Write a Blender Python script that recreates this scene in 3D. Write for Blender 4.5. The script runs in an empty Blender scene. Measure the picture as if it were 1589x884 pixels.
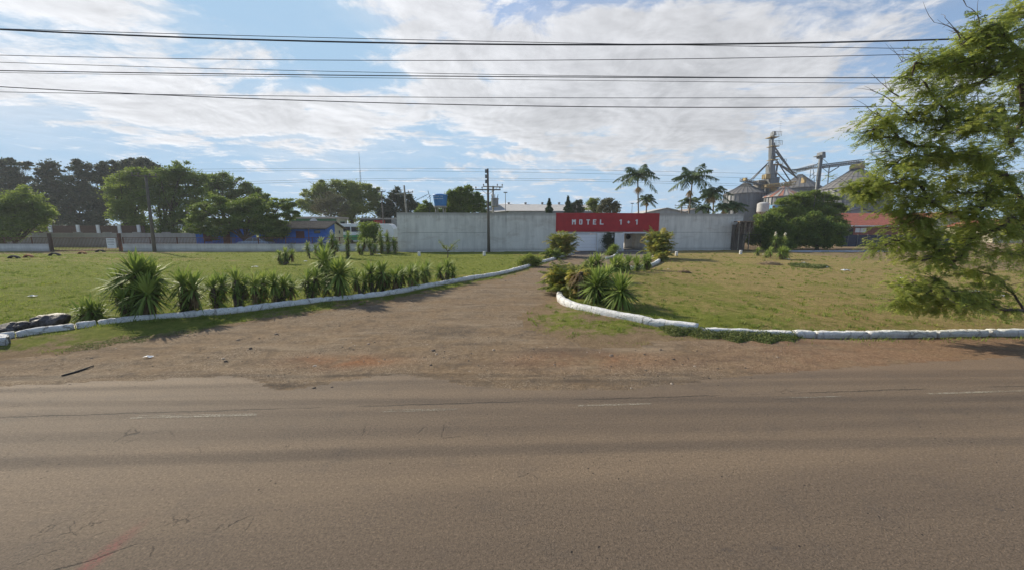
import bpy, math, random
import numpy as np
from mathutils import Vector, Matrix
R = math.radians
random.seed(7); rng = np.random.default_rng(7)
scene = bpy.context.scene
col = scene.collection

# ---------------------------------------------------------------- camera
F = 576.0; PITCH = math.atan(86/576.0); CH = 2.5
cam_d = bpy.data.cameras.new('camera'); cam = bpy.data.objects.new('camera', cam_d); col.objects.link(cam)
cam_d.sensor_width = 36; cam_d.lens = F/1589*36; cam_d.clip_start = .05; cam_d.clip_end = 9000
cam.location = (0, 0, CH); cam.rotation_euler = (R(90)-PITCH, 0, 0)
scene.camera = cam

# ---------------------------------------------------------------- light and exposure
SUN_AZ, SUN_EL = -52.0, 31.0        # azimuth from +Y towards +X, elevation
vs = scene.view_settings
vs.view_transform = 'Standard'; vs.look = 'None'; vs.gamma = 1; vs.use_curve_mapping = False
vs.exposure = 0.35
sun_d = bpy.data.lights.new('sun', 'SUN'); sun_d.energy = 4.8; sun_d.angle = R(.6); sun_d.color = (1, .90, .72)
sun = bpy.data.objects.new('sun', sun_d); col.objects.link(sun)
sdir = Vector((math.sin(R(SUN_AZ))*math.cos(R(SUN_EL)), math.cos(R(SUN_AZ))*math.cos(R(SUN_EL)), math.sin(R(SUN_EL))))
sun.rotation_euler = sdir.to_track_quat('Z', 'Y').to_euler()
sun.location = sdir*60

world = bpy.data.worlds.new('World'); scene.world = world; world.use_nodes = True

class NT:
    """tiny helper around a node tree"""
    def __init__(s, tree): s.t = tree; s.n = tree.nodes; s.l = tree.links
    def new(s, typ, **kw):
        n = s.n.new(typ)
        for k, v in kw.items(): setattr(n, k, v)
        return n
    def put(s, sock, v):
        if v is None: return
        if isinstance(v, bpy.types.NodeSocket): s.l.new(v, sock)
        elif isinstance(v, (tuple, list)) and len(v) == 3 and sock.type == 'RGBA': sock.default_value = (*v, 1)
        else: sock.default_value = v
    def math(s, op, a, b=None, c=None, clamp=False):
        n = s.new('ShaderNodeMath', operation=op, use_clamp=clamp)
        for i, v in enumerate((a, b, c)): s.put(n.inputs[i], v)
        return n.outputs[0]
    def vmath(s, op, a, b=None):
        n = s.new('ShaderNodeVectorMath', operation=op)
        s.put(n.inputs[0], a); s.put(n.inputs[1], b)
        return n.outputs['Value'] if op in ('DOT_PRODUCT', 'LENGTH', 'DISTANCE') else n.outputs[0]
    def noise(s, vec, scale, detail=6, rough=.55, dist=0.0, col=False):
        n = s.new('ShaderNodeTexNoise'); n.inputs['Scale'].default_value = scale
        n.inputs['Detail'].default_value = detail; n.inputs['Roughness'].default_value = rough
        n.inputs['Distortion'].default_value = dist
        s.put(n.inputs['Vector'], vec)
        return n.outputs['Color' if col else 'Fac']
    def voro(s, vec, scale, feature='F1', out='Distance'):
        n = s.new('ShaderNodeTexVoronoi', feature=feature); n.inputs['Scale'].default_value = scale
        s.put(n.inputs['Vector'], vec); return n.outputs[out]
    def ramp(s, fac, stops, interp='LINEAR'):
        n = s.new('ShaderNodeValToRGB'); cr = n.color_ramp; cr.interpolation = interp
        while len(cr.elements) < len(stops): cr.elements.new(.5)
        for e, (p, c) in zip(cr.elements, stops):
            e.position = p; e.color = (*(c if isinstance(c, (tuple, list)) else (c, c, c)), 1)
        s.put(n.inputs[0], fac); return n.outputs[0]
    def mix(s, fac, a, b, blend='MIX'):
        n = s.new('ShaderNodeMix', data_type='RGBA', blend_type=blend)
        s.put(n.inputs[0], fac); s.put(n.inputs[6], a); s.put(n.inputs[7], b); return n.outputs[2]
    def map(s, vec, loc=(0,0,0), rot=(0,0,0), sc=(1,1,1)):
        n = s.new('ShaderNodeMapping'); s.put(n.inputs[0], vec)
        n.inputs[1].default_value = loc; n.inputs[2].default_value = rot; n.inputs[3].default_value = sc
        return n.outputs[0]
    def smooth(s, v, a, b):
        n = s.new('ShaderNodeMapRange', interpolation_type='SMOOTHSTEP')
        s.put(n.inputs[0], v); n.inputs[1].default_value = a; n.inputs[2].default_value = b; return n.outputs[0]
    def attr(s, name):
        return s.new('ShaderNodeAttribute', attribute_name=name).outputs['Fac']
    def bump(s, h, strength=.5, dist=.02):
        n = s.new('ShaderNodeBump'); n.inputs['Strength'].default_value = strength
        n.inputs['Distance'].default_value = dist; s.put(n.inputs['Height'], h); return n.outputs[0]

w = NT(world.node_tree); w.n.clear()
sky = w.new('ShaderNodeTexSky', sky_type='NISHITA'); sky.sun_disc = False
sky.sun_elevation = R(SUN_EL); sky.sun_rotation = R(SUN_AZ); sky.air_density = 1.0; sky.dust_density = .35; sky.ozone_density = 2.0; sky.altitude = 100
d = w.new('ShaderNodeTexCoord').outputs['Generated']
sep = w.new('ShaderNodeSeparateXYZ'); w.put(sep.inputs[0], d)
dx, dy, dz = sep.outputs
zc = w.math('ADD', w.math('MAXIMUM', dz, 0.0), .10)
cmb = w.new('ShaderNodeCombineXYZ'); w.put(cmb.inputs[0], w.math('DIVIDE', dx, zc)); w.put(cmb.inputs[1], w.math('DIVIDE', dy, zc)); w.put(cmb.inputs[2], 0.0)
cp = cmb.outputs[0]
warp = w.noise(cp, .9, 3, .5, 0, col=True)
cpw = w.vmath('ADD', cp, w.vmath('MULTIPLY', w.vmath('SUBTRACT', warp, (.5,.5,.5)), (.55,.55,0)))
# where the cloud banks lie (azimuth, elevation in degrees, widths, weight)
az = w.math('MULTIPLY', w.math('ARCTAN2', dx, dy), 57.2958)
el = w.math('MULTIPLY', w.math('ARCSINE', dz), 57.2958)
BANKS = [(-13,28,9,6,.17), (-4,20,11,6,.15), (8,24,13,6,.09), (20,26,14,5,.07), (34,31,12,4,.12), (-44,21,16,3,.14), (-28,14,18,4,.15), (-46,13,22,3,.14), (0,17,14,4,.06), (18,22,10,4,.05), (16,16,16,6,.10), (34,22,12,7,.10), (28,12,14,4,.08), (8,9,14,3,.06),
         (-22,36,6,3,.16), (14,14,20,4,.06), (26,18,14,5,.08), (-34,27,10,4,-.16), (-48,28,8,2.5,.04), (-24,22,6,3,-.10), (26,34,9,2.2,-.15), (2,33,9,3,-.10), (24,7,12,2,-.05), (-12,12,8,4,-.08)]
bank = 0.0
for a0, e0, wa, we, wt in BANKS:
    qa = w.math('POWER', w.math('DIVIDE', w.math('SUBTRACT', az, float(a0)), float(wa)), 2.0)
    qe = w.math('POWER', w.math('DIVIDE', w.math('SUBTRACT', el, float(e0)), float(we)), 2.0)
    g = w.math('MULTIPLY', w.math('EXPONENT', w.math('MULTIPLY', w.math('ADD', qa, qe), -1.0)), float(wt))
    bank = g if isinstance(bank, float) else w.math('ADD', bank, g)
puff = w.noise(cpw, 2.6, 12, .64, .2)
streak = w.noise(w.map(cpw, (3,1,0), (0,0,R(38)), (.7,2.6,1)), 1.5, 8, .62, .4)
fluff = w.noise(cpw, 8.0, 8, .62, .1)
cov = w.math('ADD', w.math('ADD', w.math('ADD', w.math('MULTIPLY', puff, .60), w.math('MULTIPLY', streak, .32)), w.math('MULTIPLY', fluff, .12)), bank)
dens = w.smooth(cov, .53, .665)
thin = w.smooth(w.math('ADD', w.noise(cpw, .8, 5, .6), bank), .42, .78)
alpha = w.math('MAXIMUM', w.math('MULTIPLY', dens, .95), w.math('MULTIPLY', thin, .44))
# clouds near the sun are brighter; thick undersides greyer
sd = w.math('MAXIMUM', w.vmath('DOT_PRODUCT', d, tuple(sdir)), 0.0)
glow = w.math('POWER', sd, 3.0)
relief = w.noise(w.vmath('ADD', cpw, (-.035,.03,0)), 2.6, 12, .64, .2)
edge = w.math('MULTIPLY', w.math('SUBTRACT', puff, relief), 7.5)
cb = w.math('ADD', w.math('ADD', w.math('MULTIPLY', glow, .7), 5.3), edge)
cb = w.math('MULTIPLY', cb, w.math('SUBTRACT', 1.0, w.math('MULTIPLY', w.math('ADD', w.math('ADD', w.smooth(cov, .60, .80), w.smooth(az, -12.0, 25.0)), w.math('MULTIPLY', w.smooth(w.noise(w.map(cpw, (4,7,0)), 1.7, 7, .6, .3), .42, .66), 1.1)), .115)))
ccol = w.vmath('MULTIPLY', (.93,.95,1.0), w.new('ShaderNodeCombineXYZ').outputs[0])
cx3 = w.new('ShaderNodeCombineXYZ')
for i, kf in enumerate((.955, .965, 1.0)): w.put(cx3.inputs[i], w.math('MULTIPLY', cb, kf))
hz = w.math('POWER', w.math('SUBTRACT', 1.0, w.math('MAXIMUM', dz, 0.0)), 4.5)
skyb = w.mix(w.math('MULTIPLY', hz, .80), sky.outputs[0], (3.5,4.0,4.7))
skyb = w.mix(1.0, skyb, (2.5,3.7,5.0), 'DARKEN')
skyc = w.mix(alpha, skyb, cx3.outputs[0])
bg = w.new('ShaderNodeBackground'); w.put(bg.inputs[0], skyc); bg.inputs[1].default_value = .13
wo = w.new('ShaderNodeOutputWorld'); w.l.new(bg.outputs[0], wo.inputs[0])

# ---------------------------------------------------------------- points of the place, measured from the camera
def ray(px, py):
    u = (px-794.5)/F; v = (442-py)/F
    return u, math.cos(PITCH)+v*math.sin(PITCH), -math.sin(PITCH)+v*math.cos(PITCH)
def G(px, py):
    x, y, z = ray(px, py); t = -CH/z; return (x*t, y*t)
def P(px, py, Y):
    x, y, z = ray(px, py); t = Y/y; return Vector((x*t, Y, CH+z*t))

# ---------------------------------------------------------------- helpers
def tag(o, label=None, cat=None, group=None, kind=None):
    if label: o['label'] = label
    if cat: o['category'] = cat
    if group: o['group'] = group
    if kind: o['kind'] = kind
    return o
def empty(name, loc, label, cat, group=None, rz=0):
    o = bpy.data.objects.new(name, None); o.empty_display_size = .2; col.objects.link(o)
    o.location = loc; o.rotation_euler = (0, 0, rz); return tag(o, label, cat, group)
def unit(a): a = np.asarray(a, float); return a/np.maximum(np.linalg.norm(a, axis=-1, keepdims=True), 1e-9)
def link_mesh(name, me, mat, parent=None, off=None):
    if mat is not None:
        for m in (mat if isinstance(mat, (list, tuple)) else [mat]): me.materials.append(m)
    o = bpy.data.objects.new(name, me); col.objects.link(o)
    if parent is not None: o.parent = parent
    return o
class MB:
    def __init__(s): s.v = []; s.f = []; s.mi = []; s.m = 0
    def add(s, vs_, fs):
        b = len(s.v); s.v += [tuple(q) for q in vs_]
        for f in fs: s.f.append([b+i for i in f]); s.mi.append(s.m)
        return s
    def box(s, c, size, rz=0, rx=0, ry=0):
        hx, hy, hz_ = size[0]/2, size[1]/2, size[2]/2
        M = Matrix.Rotation(rz, 3, 'Z') @ Matrix.Rotation(ry, 3, 'Y') @ Matrix.Rotation(rx, 3, 'X')
        vs_ = [Vector(c)+M @ Vector((x*hx, y*hy, z*hz_)) for x in (-1,1) for y in (-1,1) for z in (-1,1)]
        return s.add(vs_, [(0,1,3,2),(4,6,7,5),(0,4,5,1),(2,3,7,6),(0,2,6,4),(1,5,7,3)])
    def bx(s, x0, x1, y0, y1, z0, z1): return s.box(((x0+x1)/2,(y0+y1)/2,(z0+z1)/2), (x1-x0,y1-y0,z1-z0))
    def tube(s, pts, rad, n=8, caps=True):
        pts = [Vector(p) for p in pts]; m = len(pts)
        if not isinstance(rad, (list, tuple)): rad = [rad]*m
        b = len(s.v); up = Vector((0,0,1))
        t0 = (pts[1]-pts[0]).normalized()
        a = t0.cross(up); a = a.normalized() if a.length > 1e-3 else Vector((1,0,0))
        for i, p in enumerate(pts):
            t = (pts[min(i+1,m-1)]-pts[max(i-1,0)]).normalized()
            a = (a-t*a.dot(t)); a = a.normalized() if a.length > 1e-4 else t.orthogonal().normalized()
            c = t.cross(a)
            for k in range(n):
                th = 2*math.pi*k/n; s.v.append(tuple(p+(a*math.cos(th)+c*math.sin(th))*rad[i]))
        for i in range(m-1):
            for k in range(n):
                k2 = (k+1) % n
                s.f.append([b+i*n+k, b+i*n+k2, b+(i+1)*n+k2, b+(i+1)*n+k]); s.mi.append(s.m)
        if caps:
            s.f.append([b+k for k in range(n)][::-1]); s.mi.append(s.m)
            s.f.append([b+(m-1)*n+k for k in range(n)]); s.mi.append(s.m)
        return s
    def lathe(s, c, prof, n=32, caps=True):
        b = len(s.v); c = Vector(c)
        for (r, z) in prof:
            for k in range(n):
                th = 2*math.pi*k/n; s.v.append((c.x+r*math.cos(th), c.y+r*math.sin(th), c.z+z))
        for i in range(len(prof)-1):
            for k in range(n):
                k2 = (k+1) % n
                s.f.append([b+i*n+k, b+i*n+k2, b+(i+1)*n+k2, b+(i+1)*n+k]); s.mi.append(s.m)
        if caps:
            s.f.append([b+k for k in range(n)][::-1]); s.mi.append(s.m)
            s.f.append([b+(len(prof)-1)*n+k for k in range(n)]); s.mi.append(s.m)
        return s
    def prism(s, poly, y0, y1):
        """outline in x,z extruded along y"""
        n = len(poly)
        vs_ = [(x, y0, z) for x, z in poly]+[(x, y1, z) for x, z in poly]
        fs = [list(range(n)), list(range(n, 2*n))[::-1]]+[[i, i+n, (i+1) % n+n, (i+1) % n] for i in range(n)]
        return s.add(vs_, fs)
    def quad(s, a, b, c, d_): return s.add([a,b,c,d_], [(0,1,2,3)])
    def build(s, name, mat, parent=None, smooth=False, bevel=0):
        me = bpy.data.meshes.new(name); me.from_pydata(s.v, [], s.f); me.update()
        o = link_mesh(name, me, mat, parent)
        if isinstance(mat, (list, tuple)): me.polygons.foreach_set('material_index', s.mi)
        if smooth: me.polygons.foreach_set('use_smooth', [True]*len(me.polygons))
        if bevel:
            b = o.modifiers.new('bevel', 'BEVEL'); b.width = bevel; b.segments = 2; b.limit_method = 'ANGLE'
        return o

def quads_mesh(name, V, Fq, rnd=None, mat=None, parent=None, tip=None):
    """V (n,3), Fq (m,4) arrays; rnd per face"""
    V = np.ascontiguousarray(V, np.float32); Fq = np.ascontiguousarray(Fq, np.int32)
    me = bpy.data.meshes.new(name)
    me.vertices.add(len(V)); me.vertices.foreach_set('co', V.ravel())
    m = len(Fq); me.loops.add(m*4); me.loops.foreach_set('vertex_index', Fq.ravel())
    me.polygons.add(m); me.polygons.foreach_set('loop_start', np.arange(0, m*4, 4, dtype=np.int32))
    try: me.polygons.foreach_set('loop_total', np.full(m, 4, np.int32))
    except Exception: pass
    me.update(calc_edges=True)
    if rnd is not None:
        a = me.attributes.new('rnd', 'FLOAT', 'FACE'); a.data.foreach_set('value', np.ascontiguousarray(rnd, np.float32))
    return link_mesh(name, me, mat, parent)
class Cloud:
    """collects quads"""
    def __init__(s): s.V = []; s.Fq = []; s.r = []; s.n = 0
    def add(s, V, Fq, rnd):
        s.V.append(V.reshape(-1,3)); s.Fq.append(Fq.reshape(-1,4)+s.n); s.r.append(np.asarray(rnd).ravel()); s.n += len(s.V[-1])
    def build(s, name, mat, parent=None):
        return quads_mesh(name, np.concatenate(s.V), np.concatenate(s.Fq), np.concatenate(s.r), mat, parent)
    def leaves(s, C, D, size, width, rnd, bend=.0):
        """diamond leaves: centre C, direction D, sizes arrays"""
        n = len(C); D = unit(D); Rn = unit(rng.normal(size=(n,3)))
        S = unit(np.cross(D, Rn)); size = np.broadcast_to(size, n)[:,None]; width = np.broadcast_to(width, n)[:,None]
        V = np.stack([C-D*size/2, C-S*width/2-D*size*.05, C+D*size/2, C+S*width/2-D*size*.05], 1)
        s.add(V, np.arange(n*4).reshape(n,4), rnd)
    def blades(s, B, D, L, W, droop, nseg=3, rnd=None, taper=None, flat=None):
        """long strip leaves"""
        n = len(B); D = unit(D); L = np.broadcast_to(L, n)[:,None]; W = np.broadcast_to(W, n)[:,None]; droop = np.broadcast_to(droop, n)[:,None]
        up = np.array([0,0,1.])
        S = np.cross(D, up); bad = np.linalg.norm(S, axis=1) < .05; S[bad] = rng.normal(size=(bad.sum(),3)) if bad.any() else S[bad]
        S = unit(S+ (rng.normal(size=(n,3))*.15 if flat is None else rng.normal(size=(n,3))*flat)); S = unit(S-D*(S*D).sum(1)[:,None])
        if taper is None: taper = [.55,1,.75,.06] if nseg == 3 else list(np.linspace(1,.05,nseg+1))
        rows = []
        for i in range(nseg+1):
            t = i/nseg; c = B+D*L*t; c = c-up*(droop*L*t*t)
            rows.append(np.stack([c-S*W*taper[i]/2, c+S*W*taper[i]/2], 1))
        V = np.stack(rows, 1)    # n, nseg+1, 2, 3
        base = (np.arange(n)*(nseg+1)*2)[:,None]
        Fq = np.stack([np.concatenate([base+2*i, base+2*i+1, base+2*i+3, base+2*i+2], 1) for i in range(nseg)], 1)
        r = rng.random(n) if rnd is None else np.asarray(rnd)
        s.add(V, Fq, np.repeat(r, nseg))
    def fronds(s, B, D, L, droop, K, ll, lw, rnd=None, lift=.35, hang=0.2, env='palm'):
        """feather leaves: K leaflet pairs on each rachis"""
        n = len(B); D = unit(D); L = np.broadcast_to(L, n); droop = np.broadcast_to(droop, n); up = np.array([0,0,1.])
        S = np.cross(D, up); S += 1e-3; S = unit(S)
        r = rng.random(n) if rnd is None else np.asarray(rnd)
        t = (np.arange(K)+.7)/K
        for sg in (-1, 1):
            c = B[:,None]+D[:,None]*(L[:,None,None]*t[None,:,None])-up*(droop*L)[:,None,None]*(t**2)[None,:,None]
            T = unit(D[:,None]-up*(2*droop[:,None,None]*t[None,:,None]))
            e = (np.sin(np.pi*np.clip(t*.92+.08, 0, 1))**.6 if env == 'palm' else np.sin(np.pi*np.clip(t*.8+.15,0,1))**.5)
            ld = unit(sg*S[:,None]+T*lift+rng.normal(size=(n,K,3))*.18-up*hang)
            l = ll*e[None,:,None]*rng.uniform(.8,1.15,(n,K,1))
            N = unit(np.cross(ld, T)); wv = unit(np.cross(N, ld))*lw
            V = np.stack([c, c+ld*l*.45-wv/2, c+ld*l-up*l*hang*.5, c+ld*l*.45+wv/2], 2)
            s.add(V.reshape(-1,3), np.arange(n*K*4).reshape(-1,4), np.clip(np.repeat(r, K)+rng.normal(0,.08,n*K),0,1))
        # rachis
        s.blades(B, D, L, lw*.8, droop, 3, rnd=r*.5+.5, taper=[1,.8,.5,.1])

# ---------------------------------------------------------------- materials
MATS = {}
def new_mat(name):
    m = bpy.data.materials.new(name); m.use_nodes = True; nt = NT(m.node_tree); nt.n.clear()
    out = nt.new('ShaderNodeOutputMaterial'); b = nt.new('ShaderNodeBsdfPrincipled'); nt.l.new(b.outputs[0], out.inputs[0])
    MATS[name] = m; return m, nt, b, out
def pmat(name, c1, c2=None, rough=.8, scale=3, bump=.0, bscale=40, metal=0, spec=.3, streak=False, dirt=None, dirt_amt=.4):
    m, nt, b, out = new_mat(name); c2 = c2 or tuple(v*.75 for v in c1)
    tc = nt.new('ShaderNodeTexCoord').outputs['Object']
    n1 = nt.noise(nt.map(tc, sc=(1,1,.15)) if streak else tc, scale, 7, .6, .2)
    c = nt.mix(nt.smooth(n1, .3, .7), c1, c2)
    if dirt: c = nt.mix(nt.math('MULTIPLY', nt.smooth(nt.noise(tc, scale*.6, 8, .7, .5), .5, .72), dirt_amt), c, dirt)
    nt.put(b.inputs['Base Color'], c); b.inputs['Roughness'].default_value = rough; b.inputs['Metallic'].default_value = metal
    b.inputs['Specular IOR Level'].default_value = spec
    if bump: nt.put(b.inputs['Normal'], nt.bump(nt.noise(tc, bscale, 5, .6), bump, .02))
    return m
def leafmat(name, stops, trans=.35, rough=.55):
    m, nt, b, out = new_mat(name)
    geo = nt.new('ShaderNodeNewGeometry').outputs['Position']
    a = nt.attr('rnd'); n1 = nt.noise(geo, .9, 3, .5)
    f = nt.math('ADD', nt.math('MULTIPLY', a, .65), nt.math('MULTIPLY', nt.math('SUBTRACT', n1, .32), .95), clamp=True)
    c = nt.ramp(f, stops)
    nt.put(b.inputs['Base Color'], c); b.inputs['Roughness'].default_value = rough; b.inputs['Specular IOR Level'].default_value = .25
    tr = nt.new('ShaderNodeBsdfTranslucent'); nt.put(tr.inputs[0], nt.mix(.5, c, (.16,.20,.02), 'ADD') if trans > .3 else c)
    mx = nt.new('ShaderNodeMixShader'); mx.inputs[0].default_value = trans
    nt.l.new(b.outputs[0], mx.inputs[1]); nt.l.new(tr.outputs[0], mx.inputs[2]); nt.l.new(mx.outputs[0], out.inputs[0])
    return m

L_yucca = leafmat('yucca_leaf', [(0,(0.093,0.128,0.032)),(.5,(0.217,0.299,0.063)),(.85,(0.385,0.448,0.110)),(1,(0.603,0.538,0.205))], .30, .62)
L_dead = leafmat('dead_leaf', [(0,(0.075,0.053,0.030)),(.5,(0.195,0.135,0.068)),(1,(0.390,0.285,0.150))], .1, .9)
L_areca = leafmat('areca_leaf', [(0,(0.090,0.120,0.028)),(.45,(0.226,0.256,0.055)),(.75,(0.420,0.360,0.083)),(1,(0.510,0.300,0.123))], .34, .45)
L_palm = leafmat('palm_leaf', [(0,(0.039,0.065,0.026)),(.5,(0.078,0.124,0.046)),(1,(0.156,0.208,0.085))], .2, .6)
L_near = leafmat('feathery_leaf', [(0,(0.123,0.153,0.038)),(.5,(0.255,0.304,0.068)),(.85,(0.439,0.451,0.108)),(1,(0.585,0.520,0.172))], .55, .6)
L_mid = leafmat('mid_leaf', [(0,(0.058,0.089,0.023)),(.5,(0.126,0.186,0.042)),(1,(0.272,0.323,0.077))], .36, .6)
L_bright = leafmat('bright_leaf', [(0,(0.081,0.113,0.026)),(.5,(0.162,0.224,0.046)),(1,(0.308,0.356,0.090))], .40, .6)
L_dark = leafmat('dark_leaf', [(0,(0.034,0.048,0.026)),(.5,(0.067,0.088,0.044)),(1,(0.141,0.154,0.078))], .28, .6)
L_olive = leafmat('olive_leaf', [(0,(0.091,0.121,0.030)),(.5,(0.199,0.241,0.058)),(1,(0.344,0.362,0.099))], .36, .6)
L_grey = leafmat('grey_leaf', [(0,(0.084,0.084,0.049)),(.5,(0.154,0.154,0.084)),(1,(0.252,0.238,0.140))], .2, .8)
L_conif = leafmat('conifer_leaf', [(0,(0.028,0.056,0.028)),(.6,(0.070,0.119,0.049)),(1,(0.140,0.154,0.070))], .1, .7)
L_grass = leafmat('grass_blade', [(0,(0.093,0.135,0.027)),(.45,(0.186,0.243,0.047)),(.8,(0.310,0.297,0.081)),(1,(0.466,0.351,0.162))], .35, .7)
L_weed = leafmat('weed_leaf', [(0,(0.063,0.094,0.029)),(.5,(0.135,0.173,0.053)),(1,(0.288,0.288,0.106))], .25, .7)
bark = pmat('bark', (.13,.10,.075), (.055,.045,.035), .95, 6, .8, 30)
bark_pale = pmat('bark_pale', (.30,.27,.22), (.15,.13,.11), .95, 5, .6, 30)
palm_bark = pmat('palm_bark', (.24,.20,.165), (.12,.10,.08), .9, 5, .4, 40)
crownshaft = pmat('crownshaft', (.20,.24,.10), (.14,.18,.08), .5, 4)
seed_mat = pmat('palm_seeds', (.50,.36,.17), (.34,.22,.10), .9, 10, .8, 30)
flower_mat = pmat('yucca_flower', (.72,.68,.55), (.5,.45,.33), .8, 12, .5, 60)
kerb_mat = pmat('whitewash', (.86,.86,.85), (.70,.69,.67), .9, 7, 1.0, 16, dirt=(.33,.25,.19), dirt_amt=.9)
def kerb_mat_():
    m, nt, b, out = new_mat('chipped_whitewash'); p = nt.new('ShaderNodeTexCoord').outputs['Object']
    s = nt.new('ShaderNodeSeparateXYZ'); nt.put(s.inputs[0], p)
    n1 = nt.noise(p, 6, 7, .7); n2 = nt.noise(p, 22, 6, .75); n3 = nt.noise(p, 2.2, 5, .65)
    c = nt.mix(nt.smooth(n1, .35, .65), (.88,.88,.87), (.74,.73,.71))
    low = nt.math('SUBTRACT', 1.0, nt.smooth(nt.math('SUBTRACT', s.outputs[2], nt.math('MULTIPLY', n2, .07)), -.03, .06))
    c = nt.mix(nt.math('MULTIPLY', low, .5), c, (.34,.26,.19))
    c = nt.mix(nt.math('MULTIPLY', nt.math('MULTIPLY', nt.smooth(n2, .54, .62), nt.smooth(n3, .42, .6)), .85), c, (.34,.30,.26))
    # hairline joints between stones
    v = nt.voro(nt.vmath('ADD', p, nt.vmath('MULTIPLY', nt.noise(p, 4, 3, .5, 0, col=True), (.3,.3,.3))), 1.6, 'DISTANCE_TO_EDGE')
    jn = nt.math('SUBTRACT', 1.0, nt.smooth(v, .006, .03)); c = nt.mix(nt.math('MULTIPLY', nt.math('MULTIPLY', jn, nt.smooth(n3, .45, .6)), .6), c, (.22,.19,.16))
    nt.put(b.inputs['Base Color'], c); b.inputs['Roughness'].default_value = .95; b.inputs['Specular IOR Level'].default_value = .1
    nt.put(b.inputs['Normal'], nt.bump(nt.math('SUBTRACT', nt.math('ADD', n1, n2), nt.math('MULTIPLY', jn, .8)), 1.0, .05)); return m
kerb_mat = kerb_mat_()
white_paint = pmat('white_paint', (.78,.79,.81), (.68,.69,.71), .6, 2, .1, 30)
door_white = pmat('door_white', (.90,.90,.92), (.86,.86,.88), .45, 1.0)
red_paint = pmat('red_paint', (.44,.030,.036), (.35,.024,.030), .65, 1.5, .15, 20)
letter_mat = pmat('letter_white', (.78,.80,.82), (.70,.72,.75), .6, 3)
conc = pmat('concrete_grey', (.36,.35,.34), (.24,.235,.23), .95, 2, .5, 18)
pole_conc = pmat('pole_concrete', (.33,.32,.28), (.20,.19,.165), .9, 3, .4, 20)
pole_wood = pmat('pole_wood', (.17,.15,.125), (.09,.08,.07), .9, 3, .5, 25, streak=True)
iron_rust = pmat('rusty_iron', (.17,.075,.05), (.09,.05,.04), .85, 5, .4, 30)
black_m = pmat('black_matte', (.02,.02,.022), (.035,.033,.03), .7, 5)
dark_int = pmat('dark_interior', (.05,.045,.04), (.03,.028,.025), .9, 2)
wire_m = pmat('wire_black', (.035,.035,.04), (.05,.05,.055), .6, 3)
blue_wall = pmat('blue_wall', (.035,.14,.52), (.025,.11,.42), .8, 2, .2, 20, dirt=(.10,.16,.35), dirt_amt=.4)
cream_wall = pmat('cream_wall', (.55,.50,.36), (.45,.41,.30), .85, 2, .2, 20)
fib_roof = pmat('fibre_roof', (.17,.15,.13), (.09,.08,.07), .95, 3, .3, 10)
green_wall = pmat('green_wall', (.12,.27,.15), (.09,.21,.12), .8, 2)
maroon = pmat('maroon_shutter', (.10,.03,.035), (.07,.02,.025), .7, 3)
glass_dark = pmat('dark_glass', (.02,.025,.03), (.03,.035,.04), .12, 2, spec=.6)
glass_blue = pmat('sky_glass', (.10,.14,.18), (.07,.10,.13), .1, 2, spec=.8)
bus_white = pmat('bus_white', (.80,.81,.82), (.72,.73,.74), .35, 1)
bus_green = pmat('bus_green', (.06,.32,.14), (.05,.27,.12), .4, 1)
tyre_m = pmat('tyre_rubber', (.025,.025,.026), (.04,.038,.036), .85, 6, .3, 40)
tyre_or = pmat('tyre_orange', (.45,.20,.07), (.33,.14,.06), .85, 6, .3, 40, dirt=(.2,.13,.09))
tank_blue = pmat('tank_blue', (.045,.20,.50), (.035,.16,.42), .45, 2)
galv = pmat('galvanised', (.24,.25,.26), (.17,.18,.19), .5, 3, metal=.35, streak=True)
galv_dark = pmat('galvanised_dark', (.20,.21,.225), (.14,.15,.16), .6, 3, metal=.3)
galv_roof = pmat('galvanised_roof', (.20,.19,.185), (.145,.14,.135), .7, 2)
yellow_m = pmat('yellow_steel', (.42,.33,.17), (.30,.22,.11), .7, 4)
wh_roof = pmat('warehouse_roof', (.52,.50,.47), (.42,.40,.38), .7, 1)
wh_wall = pmat('warehouse_wall', (.34,.35,.37), (.27,.28,.30), .8, 1, streak=True)
rock_m = pmat('rock', (.085,.078,.08), (.022,.02,.023), .6, 9, 1.0, 18, dirt=(.22,.21,.20), dirt_amt=.55)
litter_m = pmat('litter_white', (.75,.76,.78), (.6,.61,.63), .5, 10)
thatch_m = pmat('thatch', (.26,.20,.15), (.13,.10,.08), .95, 8, 1.0, 25)
navy = pmat('navy_wall', (.055,.065,.10), (.035,.04,.065), .8, 3)
brick_house_m = pmat('red_house_wall', (.30,.11,.075), (.22,.08,.06), .85, 4)
brick_dark = pmat('brick_dark', (.14,.085,.065), (.08,.055,.045), .95, 5, .4, 20)
straw_m = pmat('straw', (.36,.27,.17), (.22,.16,.09), .95, 12, 1.0, 30)
car_white = pmat('car_paint', (.30,.42,.58), (.26,.37,.52), .3, 1)

def tile_mat():
    m, nt, b, out = new_mat('clay_tiles')
    tc = nt.new('ShaderNodeTexCoord').outputs['Object']
    s = nt.new('ShaderNodeSeparateXYZ'); nt.put(s.inputs[0], tc)
    rows = nt.math('FRACT', nt.math('MULTIPLY', s.outputs[1], 2.6))
    cols = nt.math('ABSOLUTE', nt.math('SINE', nt.math('MULTIPLY', s.outputs[0], 13.0)))
    n = nt.noise(tc, 2.5, 6, .7)
    c = nt.ramp(n, [(.3,(.20,.055,.035)),(.55,(.40,.105,.06)),(.75,(.50,.20,.13))])
    c = nt.mix(nt.math('MULTIPLY', nt.smooth(rows, .75, .95), .5), c, (.10,.035,.03))
    nt.put(b.inputs['Base Color'], c); b.inputs['Roughness'].default_value = .85
    nt.put(b.inputs['Normal'], nt.bump(nt.math('ADD', cols, nt.math('MULTIPLY', rows, .5)), .8, .06)); return m
tile_m = tile_mat()
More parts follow.
